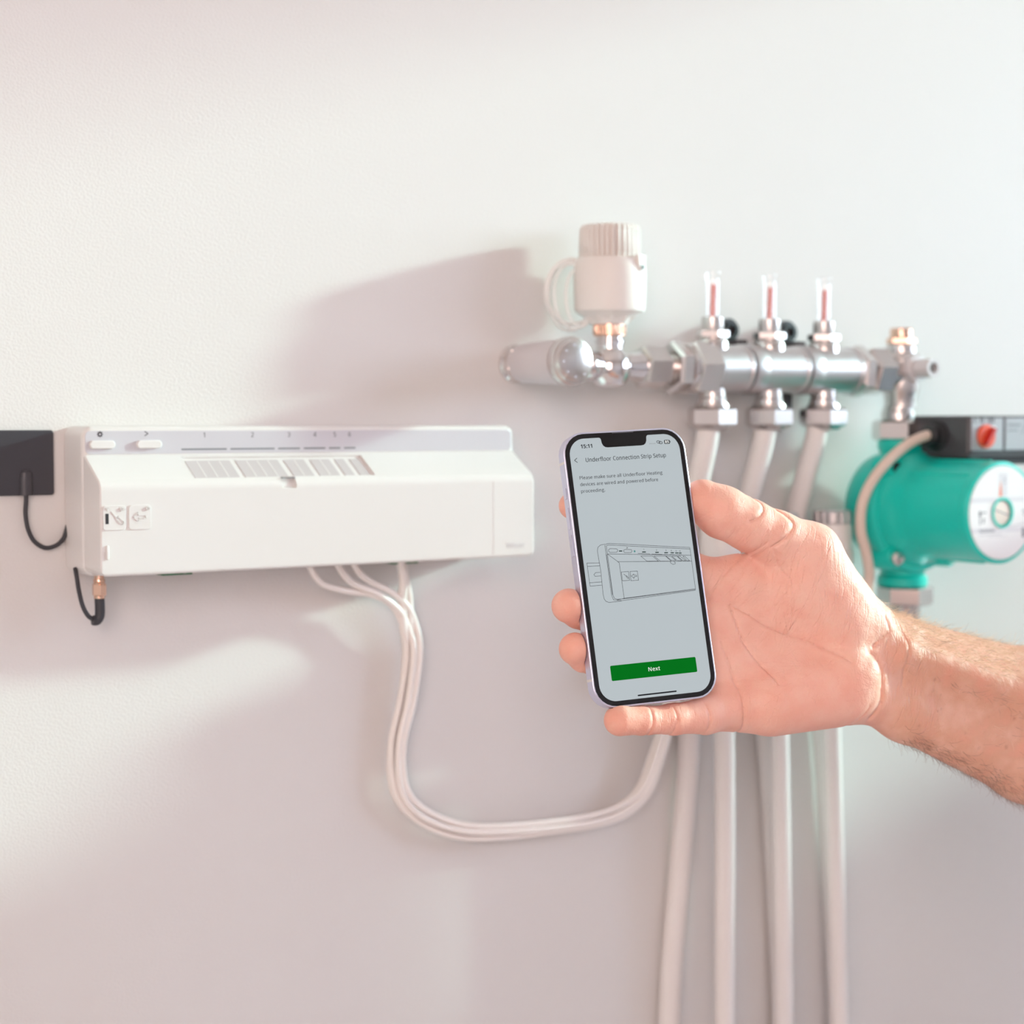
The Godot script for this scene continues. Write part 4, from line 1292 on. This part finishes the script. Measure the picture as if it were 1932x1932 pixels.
func build_phone() -> void:
	var o := thing("phone", "lavender white smartphone held in the hand, showing a setup page with green button", "phone", PHONE_AT / MM)
	o.basis = phone_basis()
	origin = Vector3.ZERO
	var rings := []
	for q in [[-7.65, 0.5], [-7.45, 0.12], [-7.2, 0.0], [-0.55, 0.0], [-0.2, 0.12], [-0.02, 0.45], [-0.02, 0.9]]:
		rings.append(ring_at(rounded(71.5, 146.7, 12.2, q[1], 10), q[0]))
	loft(rings)
	var frame := part("frame", mat.phone_frame, o)
	plate(70.2, 145.4, 11.6, -7.9, -7.6, 0.1, Transform3D(Basis(Vector3.UP, PI), Vector3(0, 0, -15.4)))
	part("back_glass", mat.phone_back, o)
	plate(69.7, 144.9, 11.4, -0.3, 0.1, 0.2)
	part("front_glass", mat.phone_glass, o)
	line_strip([Vector2(-6.3, 72.05), Vector2(6.0, 72.05)], 0.55, 0.05, Transform3D(Basis(), Vector3(0, 0, 0.1)))
	part("speaker_slit", mat.print_dark, o)
	# camera bump on the back
	plate(27, 28.5, 6.5, 0.0, 1.6, 0.6, Transform3D(Basis(Vector3.UP, PI), Vector3(18.5, 56.0, -7.65)))
	part("camera_bump", mat.phone_back, o)
	for k in 2:
		lathe([Vector2(0, 0), Vector2(6.2, 0), Vector2(6.2, 1.6), Vector2(5.4, 2.0), Vector2(0, 1.8)], 32, Transform3D(Basis(Vector3(1, 0, 0), Vector3(0, 0, -1), Vector3(0, 1, 0)), Vector3([24.0, 13.0][k], [62.0, 50.0][k], -9.2)))
		part("camera_lens", mat.phone_glass, o)
	# buttons on the left edge, and the pale lines of the aerials
	for q in [[38.5, 44.4, 0.5], [22.2, 33.8, 0.5], [7.9, 19.4, 0.5]]:
		block(Vector3(-36.15, q[0], -5.2), Vector3(-35.6, q[1], -2.4), 0.25)
		part("side_button", mat.phone_frame, frame)
	for q in [[-35.85, 57.0], [-35.85, -58.4], [35.4, 57.0], [35.4, -58.4]]:
		block(Vector3(q[0], q[1], -7.3), Vector3(q[0] + 0.45, q[1] + 1.3, -0.5))
		part("aerial_line", mat.white, frame)
	# screen
	flat_shape(screen_outline(), 0.13)
	var screen := part("screen", mat.screen, o)
	lettering("clock", "15:11", 2.05, mat.screen_ink, screen, Vector3(-22.0, 65.7, 0.16), 6.6, Basis(), true)
	lettering("page_title", "Underfloor Connection Strip Setup", 2.25, mat.screen_ink, screen, Vector3(-0.1, 58.3, 0.16), 47.0)
	line_strip([Vector2(-28.5, 59.6), Vector2(-30.0, 58.45), Vector2(-28.5, 57.3)], 0.3, 0.02, Transform3D(Basis(), Vector3(0, 0, 0.14)))
	part("back_arrow", mat.screen_ink, screen)
	lettering("page_text", "Please make sure all Underfloor Heating", 1.75, mat.screen_line, screen, Vector3(-4.3, 48.9, 0.16), 48.4)
	lettering("page_text", "devices are wired and powered before", 1.75, mat.screen_line, screen, Vector3(-5.8, 45.3, 0.16), 45.4)
	lettering("page_text", "proceeding.", 1.75, mat.screen_line, screen, Vector3(-21.6, 41.7, 0.16), 13.8)
	# battery, link and signal dots
	flat_shape(rounded_at(Vector2(25.2, 65.5), 3.4, 2.2, 0.6), 0.16)
	flat_shape(rounded_at(Vector2(27.15, 65.5), 0.25, 0.9, 0.1), 0.16)
	var battery := part("battery_sign", mat.screen_ink, screen)
	lettering("battery_level", "85", 1.5, mat.screen_white, battery, Vector3(25.2, 65.5, 0.19), 2.4, Basis(), true)
	for k in 2:
		var ring := []
		for i in 21:
			var a := TAU * i / 20.0
			ring.append(Vector2(20.1 + 1.25 * k, 65.7 - 0.4 * k) + Vector2(cos(a) * 1.0, sin(a) * 0.65).rotated(-0.2))
		line_strip(ring, 0.26, 0.02, Transform3D(Basis(), Vector3(0, 0, 0.14)))
	part("link_sign", mat.screen_ink, screen)
	for k in 4:
		flat_shape(rounded_at(Vector2(15.0 + 0.95 * k, 65.0), 0.45, 0.35, 0.1), 0.16)
	part("signal_dots", mat.print_grey, screen)
	# line drawing of the control box
	for line in DRAWING:
		line_strip(line, 0.2, 0.02, Transform3D(Basis(), Vector3(0, 0, 0.14)))
	part("line_drawing", mat.screen_line, screen)
	for q in LEDS:
		line_strip([Vector2(q.x, q.y), Vector2(q.z, q.w)], 0.5, 0.02, Transform3D(Basis(), Vector3(0, 0, 0.14)))
	part("drawing_lights", mat.drawing_dark, screen)
	flat_shape(rounded_at(Vector2(-2.3, 7.6), 1.0, 1.1, 0.5), 0.16)
	part("drawing_dot", mat.drawing_teal, screen)
	for k in 6:
		lettering("drawing_number", str(k + 1), 0.85, mat.screen_line, screen, Vector3(ART_DIGITS[k].x, ART_DIGITS[k].y, 0.17))
	flat_shape(rounded_at(Vector2(0, -55.35), 49.7, 8.0, 0.7), 0.16)
	var button := part("next_button", mat.screen_green, screen)
	lettering("button_text", "Next", 2.1, mat.screen_white, button, Vector3(0, -55.3, 0.19), 6.7)
	flat_shape(rounded_at(Vector2(0, -68.25), 22.6, 0.75, 0.36), 0.16)
	part("home_bar", mat.screen_ink, screen)


func rounded_at(mid: Vector2, w: float, h: float, r: float) -> PackedVector2Array:
	var out := rounded(w, h, r, 0.0, 5)
	for i in out.size():
		out[i] += mid
	return out


# ---------------------------------------------------------------- the hand and forearm

# The body is a field: tapered capsules joined by a smooth minimum, with folds pressed in, meshed as surface nets.
# Its own axes are those of the phone that it holds (x to the right, y up, z towards the eye, in millimetres).

const CELL := 1.1
const FIELD_FROM := Vector3(-62, -182, -52)
const FIELD_SIZE := Vector3(392, 246, 128)
var bone_a := PackedVector3Array()
var bone_d := PackedVector3Array()      # from the first joint to the second, divided by its length squared
var bone_v := PackedVector3Array()
var bone_r := PackedFloat32Array()
var bone_s := PackedFloat32Array()
var bone_g := PackedInt32Array()


func round_min(a: float, b: float, k: float) -> float:
	var h := k - absf(a - b)
	if h <= 0.0:
		return minf(a, b)
	return minf(a, b) - h * h * 0.25 / k


func field(p: Vector3, use: PackedInt32Array, folds: Array) -> float:
	var palm := 99.0
	var thumb := 99.0
	var fingers := 99.0
	var finger := 99.0
	var last := -1
	for i in use:
		var q := p - bone_a[i]
		var t := clampf(q.dot(bone_d[i]), 0.0, 1.0)
		var d := (q - bone_v[i] * t).length() - bone_r[i] - bone_s[i] * t
		var g := bone_g[i]
		if g == 0:
			palm = round_min(palm, d, 9.0)
		elif g == 1:
			thumb = round_min(thumb, d, 4.0)
		else:
			if g != last:
				fingers = round_min(fingers, finger, 0.8)
				finger = 99.0
				last = g
			finger = round_min(finger, d, 3.5)
	fingers = round_min(fingers, finger, 0.8)
	var all := round_min(palm, thumb, 11.0)
	all = round_min(all, fingers, 6.0)
	# folds of the skin on the side towards the eye
	var fold := 0.0
	for f in folds:
		var a := Vector2(f[2], f[3])
		var b := Vector2(f[4], f[5])
		var v := b - a
		var q := Vector2(p.x, p.y) - a
		var t := clampf(q.dot(v) / v.length_squared(), 0.0, 1.0)
		var e: float = (q - v * t).length_squared() / (f[1] * f[1])
		if e < 6.0:
			fold = maxf(fold, f[0] * exp(-e))
	all += fold
	# flesh gives way to the phone
	if p.x < 42.0 and p.y < 80.0 and p.y > -80.0 and p.z > -16.0:
		var x := absf(p.x) - 24.0
		var y := absf(p.y) - 61.6
		var flat := (Vector2(maxf(x, 0.0), maxf(y, 0.0)).length() + minf(maxf(x, y), 0.0)) - 11.8
		var deep := absf(p.z + 3.8) - 3.95
		var box := minf(maxf(flat, deep), 0.0) + Vector2(maxf(flat, 0.0), maxf(deep, 0.0)).length()
		all = maxf(all, 0.15 - box)
	return all


func build_hand() -> void:
	for b in BONES:
		var a := Vector3(b[1], b[2], b[3])
		var v := Vector3(b[5], b[6], b[7]) - a
		bone_a.append(a)
		bone_v.append(v)
		bone_d.append(v / v.length_squared())
		bone_r.append(b[4])
		bone_s.append(b[8] - b[4])
		bone_g.append(b[0])
	var block_points := 4
	var wide := CELL * block_points
	var nb := Vector3i((FIELD_SIZE / wide).ceil())
	var n := nb * block_points
	var value := PackedFloat32Array()
	value.resize(n.x * n.y * n.z)
	value.fill(9.0)
	var row := n.x
	var sheet := n.x * n.y
	var near := {}
	# large boxes of 4 x 4 x 4 blocks first, so that each block tries few bones
	var huge := wide * 4.0
	var nh := Vector3i((FIELD_SIZE / huge).ceil())
	for hz in nh.z:
		for hy in nh.y:
			for hx in nh.x:
				var mid := FIELD_FROM + (Vector3(hx, hy, hz) + Vector3.ONE * 0.5) * huge
				var reach := huge * 0.87
				var use := PackedInt32Array()
				var least := 99.0
				for i in bone_a.size():
					var q := mid - bone_a[i]
					var t := clampf(q.dot(bone_d[i]), 0.0, 1.0)
					var d := (q - bone_v[i] * t).length() - bone_r[i] - bone_s[i] * t
					least = minf(least, d)
					if d < reach + 12.0:
						use.append(i)
				if least > reach + 4.0:
					continue
				var folds := []
				for f in CREASES:
					var m := Vector2((f[2] + f[4]) / 2.0, (f[3] + f[5]) / 2.0)
					if mid.z > -30.0 and m.distance_to(Vector2(mid.x, mid.y)) < huge * 0.72 + 4.0 + Vector2(f[2] - f[4], f[3] - f[5]).length() / 2.0:
						folds.append(f)
				for bz in 4:
					for by in 4:
						for bx in 4:
							var at := Vector3i(hx * 4 + bx, hy * 4 + by, hz * 4 + bz)
							if at.x >= nb.x or at.y >= nb.y or at.z >= nb.z:
								continue
							var c := FIELD_FROM + (Vector3(at) * block_points + Vector3.ONE * 1.5) * CELL
							var d := field(c, use, [])
							if d > wide * 1.25:
								continue
							var base := at * block_points
							if d < -wide * 1.25 - 2.5:
								for z in block_points:
									for y in block_points:
										for x in block_points:
											value[base.x + x + (base.y + y) * row + (base.z + z) * sheet] = -9.0
								continue
							near[at] = true
							for z in block_points:
								for y in block_points:
									for x in block_points:
										var g := base + Vector3i(x, y, z)
										value[g.x + g.y * row + g.z * sheet] = field(FIELD_FROM + Vector3(g) * CELL, use, folds)
	# surface nets
	var index := {}
	var verts := PackedVector3Array()
	var normals := PackedVector3Array()
	for at: Vector3i in near:
		for z in block_points:
			for y in block_points:
				for x in block_points:
					var g: Vector3i = at * block_points + Vector3i(x, y, z)
					if g.x >= n.x - 1 or g.y >= n.y - 1 or g.z >= n.z - 1:
						continue
					var k := g.x + g.y * row + g.z * sheet
					var v := [value[k], value[k + 1], value[k + row], value[k + row + 1], value[k + sheet], value[k + sheet + 1], value[k + sheet + row], value[k + sheet + row + 1]]
					var inside := 0
					for i in 8:
						if v[i] < 0.0:
							inside += 1
					if inside == 0 or inside == 8:
						continue
					var sum := Vector3.ZERO
					var count := 0
					for e in EDGES:
						var a: float = v[e[0]]
						var b: float = v[e[1]]
						if (a < 0.0) != (b < 0.0):
							var t := a / (a - b)
							var p0 := Vector3(e[0] & 1, (e[0] >> 1) & 1, e[0] >> 2)
							var p1 := Vector3(e[1] & 1, (e[1] >> 1) & 1, e[1] >> 2)
							sum += p0.lerp(p1, t)
							count += 1
					index[k] = verts.size()
					var w := sum / count
					verts.append(FIELD_FROM + (Vector3(g) + w) * CELL)
					# the slope of the field at the vertex
					var gx := lerpf(lerpf(v[1] - v[0], v[3] - v[2], w.y), lerpf(v[5] - v[4], v[7] - v[6], w.y), w.z)
					var gy := lerpf(lerpf(v[2] - v[0], v[3] - v[1], w.x), lerpf(v[6] - v[4], v[7] - v[5], w.x), w.z)
					var gz := lerpf(lerpf(v[4] - v[0], v[5] - v[1], w.x), lerpf(v[6] - v[2], v[7] - v[3], w.x), w.y)
					normals.append(Vector3(gx, gy, gz).normalized())
	var indices := PackedInt32Array()
	var step := [1, row, sheet]
	for k: int in index:
		for axis in 3:
			var a := value[k]
			var b := value[k + step[axis]]
			if (a < 0.0) == (b < 0.0):
				continue
			var u: int = step[(axis + 1) % 3]
			var w: int = step[(axis + 2) % 3]
			if not (index.has(k - u) and index.has(k - w) and index.has(k - u - w)):
				continue
			var q := [index[k - u - w], index[k - w], index[k], index[k - u]]
			if a < 0.0:
				indices.append_array([q[0], q[2], q[1], q[0], q[3], q[2]])
			else:
				indices.append_array([q[0], q[1], q[2], q[0], q[2], q[3]])
	print("hand: ", verts.size(), " vertices")
	# colour of the skin, and its place in the relief texture
	var colors := PackedColorArray()
	var uvs := PackedVector2Array()
	var patch := FastNoiseLite.new()
	patch.seed = 5
	patch.frequency = 0.06
	patch.fractal_octaves = 3
	var spots := []
	for k in 46:
		spots.append([Vector2(rng.randf_range(150, 250), rng.randf_range(-150, -50)), rng.randf_range(0.35, 0.9), rng.randf_range(0.15, 0.5)])
	for i in verts.size():
		var p := verts[i]
		var c := SKIN_PALM
		var arm := smoothstep(120.0, 165.0, p.x - (p.y + 60.0) * 0.2)
		c = c.lerp(SKIN_ARM, arm)
		var rosy := smoothstep(-20.0, -45.0, p.x) + 0.7 * smoothstep(58.0, 42.0, p.x) * smoothstep(0.0, 20.0, p.y) + 0.5 * smoothstep(-60.0, -84.0, p.y) * (1.0 - arm) + 0.45 * smoothstep(30.0, 10.0, p.x) * smoothstep(-60.0, -70.0, p.y)
		c = c.lerp(SKIN_ROSY, clampf(rosy, 0.0, 1.0) * 0.65)
		var m := patch.get_noise_3dv(p)
		c = c.lerp(SKIN_ROSY if m > 0.0 else SKIN_PALE, absf(m) * 0.55)
		if arm > 0.3:
			for s in spots:
				var e: float = Vector2(p.x, p.y).distance_to(s[0]) / s[1]
				if e < 2.0:
					c = c.lerp(SKIN_SPOT, s[2] * exp(-e * e))
		colors.append(c)
		uvs.append(Vector2((p.x + 60.0) / 300.0, (65.0 - p.y) / 230.0))
		verts[i] = p * MM
	var arrays := []
	arrays.resize(Mesh.ARRAY_MAX)
	arrays[Mesh.ARRAY_VERTEX] = verts
	arrays[Mesh.ARRAY_NORMAL] = normals
	arrays[Mesh.ARRAY_COLOR] = colors
	arrays[Mesh.ARRAY_TEX_UV] = uvs
	arrays[Mesh.ARRAY_INDEX] = indices
	var mesh := ArrayMesh.new()
	mesh.add_surface_from_arrays(Mesh.PRIMITIVE_TRIANGLES, arrays)
	var skin := paint(Color.WHITE, 0.5, 0.0, 0.42)
	skin.vertex_color_use_as_albedo = true
	skin.subsurf_scatter_enabled = true
	skin.subsurf_scatter_strength = 0.12
	skin.heightmap_enabled = true
	skin.heightmap_texture = skin_relief()
	skin.heightmap_scale = 0.11
	var o := MeshInstance3D.new()
	o.name = "person"
	o.mesh = mesh
	o.material_override = skin
	o.transform = Transform3D(phone_basis(), PHONE_AT)
	add_child(o, true)
	tag(o, "bare right hand and hairy forearm from the right, gripping the phone, palm in view", "person")
	arm_hair(o, verts, normals)


const EDGES := [[0, 1], [2, 3], [4, 5], [6, 7], [0, 2], [1, 3], [4, 6], [5, 7], [0, 4], [1, 5], [2, 6], [3, 7]]
const SKIN_PALM := Color(0.93, 0.53, 0.42)
const SKIN_ARM := Color(0.73, 0.39, 0.275)
const SKIN_ROSY := Color(0.86, 0.37, 0.275)
const SKIN_PALE := Color(0.94, 0.60, 0.49)
const SKIN_SPOT := Color(0.30, 0.12, 0.08)


func stroke(height: PackedByteArray, w: int, h: int, a: Vector2, b: Vector2, wide: float, deep: float) -> void:
	# presses a line into the relief (places in pixels)
	var r := wide * 2.2
	var v := b - a
	var l := maxf(v.length_squared(), 0.0001)
	for y in range(maxi(0, int(minf(a.y, b.y) - r)), mini(h, int(maxf(a.y, b.y) + r) + 2)):
		for x in range(maxi(0, int(minf(a.x, b.x) - r)), mini(w, int(maxf(a.x, b.x) + r) + 2)):
			var q := Vector2(x, y) - a
			var t := clampf(q.dot(v) / l, 0.0, 1.0)
			var e := (q - v * t).length_squared() / (wide * wide)
			if e < 5.0:
				height[y * w + x] = maxi(0, height[y * w + x] - int(deep * exp(-e)))


func skin_relief() -> ImageTexture:
	var w := 1400
	var h := 1073
	var per := w / 300.0
	var fine := FastNoiseLite.new()
	fine.noise_type = FastNoiseLite.TYPE_CELLULAR
	fine.frequency = 0.16
	fine.cellular_return_type = FastNoiseLite.RETURN_DISTANCE2_SUB
	fine.seed = 3
	var grain := fine.get_image(w, h).get_data()
	var soft := FastNoiseLite.new()
	soft.frequency = 0.025
	soft.fractal_octaves = 3
	soft.seed = 8
	var wave := soft.get_image(w, h).get_data()
	var height := PackedByteArray()
	height.resize(w * h)
	for i in w * h:
		height[i] = 150 + (grain[i] - 128) / 7 + (wave[i] - 128) / 3
	var place := func(p: Vector2) -> Vector2: return Vector2((p.x + 60.0) * per, (65.0 - p.y) * per)
	for f in CREASES:
		stroke(height, w, h, place.call(Vector2(f[2], f[3])), place.call(Vector2(f[4], f[5])), f[1] * per * 0.38, 80.0 * f[0])
	# fine lines: across the wrist, over the ball of the thumb, over the thumb's joints, and along the palm
	var r := RandomNumberGenerator.new()
	r.seed = 21
	for zone in SKIN_LINES:
		for k in int(zone[0]):
			var p := Vector2(r.randf_range(zone[1], zone[2]), r.randf_range(zone[3], zone[4]))
			var d := Vector2.from_angle(deg_to_rad(zone[5] + r.randf_range(-zone[6], zone[6])))
			var bend := r.randf_range(-0.03, 0.03)
			var l := r.randf_range(0.4, 1.0) * float(zone[7])
			var deep := r.randf_range(0.4, 1.0) * float(zone[8])
			var steps := int(l / 2.0) + 1
			for i in steps:
				var q := p + d * 2.0
				stroke(height, w, h, place.call(p), place.call(q), 1.0 + 0.6 * r.randf(), deep * sin(PI * (i + 0.6) / (steps + 0.2)))
				p = q
				d = d.rotated(bend + r.randf_range(-0.06, 0.06))
	return ImageTexture.create_from_image(Image.create_from_data(w, h, false, Image.FORMAT_L8, height))


# how many, x from, to, y from, to, direction, its spread, length, depth
const SKIN_LINES := [
	[110, 134, 172, -108, -42, 72, 12, 22, 44],
	[70, 112, 150, -60, -10, 78, 22, 16, 38],
	[80, 78, 120, -56, -8, 76, 16, 26, 40],
	[40, 60, 110, -88, -30, 20, 30, 22, 26],
	[40, 50, 120, -96, -62, 80, 24, 12, 24],
	[34, 44, 66, 4, 42, 60, 14, 9, 22],
	[40, 66, 108, -8, 34, 62, 18, 13, 40],
	[26, 40, 70, -30, -2, 40, 25, 16, 36],
	[24, 0, 45, -92, -74, 88, 10, 8, 30],
	[60, 150, 240, -140, -50, 66, 25, 10, 14],
]


func arm_hair(body: Node3D, verts: PackedVector3Array, normals: PackedVector3Array) -> void:
	var r := RandomNumberGenerator.new()
	r.seed = 77
	var along := Vector3(0.90, -0.40, 0.18).normalized()
	var st_dark := []
	var st_light := []
	var wanted := 3600
	var tries := 0
	while wanted > 0 and tries < 90000:
		tries += 1
		var i := r.randi() % verts.size()
		var p := verts[i] / MM
		if p.x < 146.0 or p.x > 262.0:
			continue
		var nrm := normals[i]
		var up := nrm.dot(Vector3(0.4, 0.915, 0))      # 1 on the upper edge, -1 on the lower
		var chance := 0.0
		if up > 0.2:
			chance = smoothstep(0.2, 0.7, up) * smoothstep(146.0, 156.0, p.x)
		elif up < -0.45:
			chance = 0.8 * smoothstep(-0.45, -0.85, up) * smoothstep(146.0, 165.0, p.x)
		elif p.x > 190.0 and nrm.z > 0.0:
			chance = 0.05
		if nrm.z < -0.75:
			chance *= 0.3
		if r.randf() > chance:
			continue
		wanted -= 1
		var d := (along * r.randf_range(0.5, 1.0) + Vector3(0, -0.5 if up > 0.0 else 0.1, 0) * r.randf() + nrm * r.randf_range(0.25, 0.85) + Vector3(r.randf_range(-0.5, 0.5), r.randf_range(-0.5, 0.5), r.randf_range(-0.3, 0.3))).normalized()
		var curl := Vector3(r.randf_range(-1, 1), r.randf_range(-1, 1), r.randf_range(-1, 1)) * 0.16 - nrm * 0.12
		var l := r.randf_range(3.0, 9.0) * (1.1 if up > 0.0 else 1.0)
		var path := PackedVector3Array([p])
		for k in 5:
			p += d * l / 5.0
			d = (d + curl).normalized()
			path.append(p)
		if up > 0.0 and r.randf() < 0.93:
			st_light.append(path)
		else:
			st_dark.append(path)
	origin = Vector3.ZERO
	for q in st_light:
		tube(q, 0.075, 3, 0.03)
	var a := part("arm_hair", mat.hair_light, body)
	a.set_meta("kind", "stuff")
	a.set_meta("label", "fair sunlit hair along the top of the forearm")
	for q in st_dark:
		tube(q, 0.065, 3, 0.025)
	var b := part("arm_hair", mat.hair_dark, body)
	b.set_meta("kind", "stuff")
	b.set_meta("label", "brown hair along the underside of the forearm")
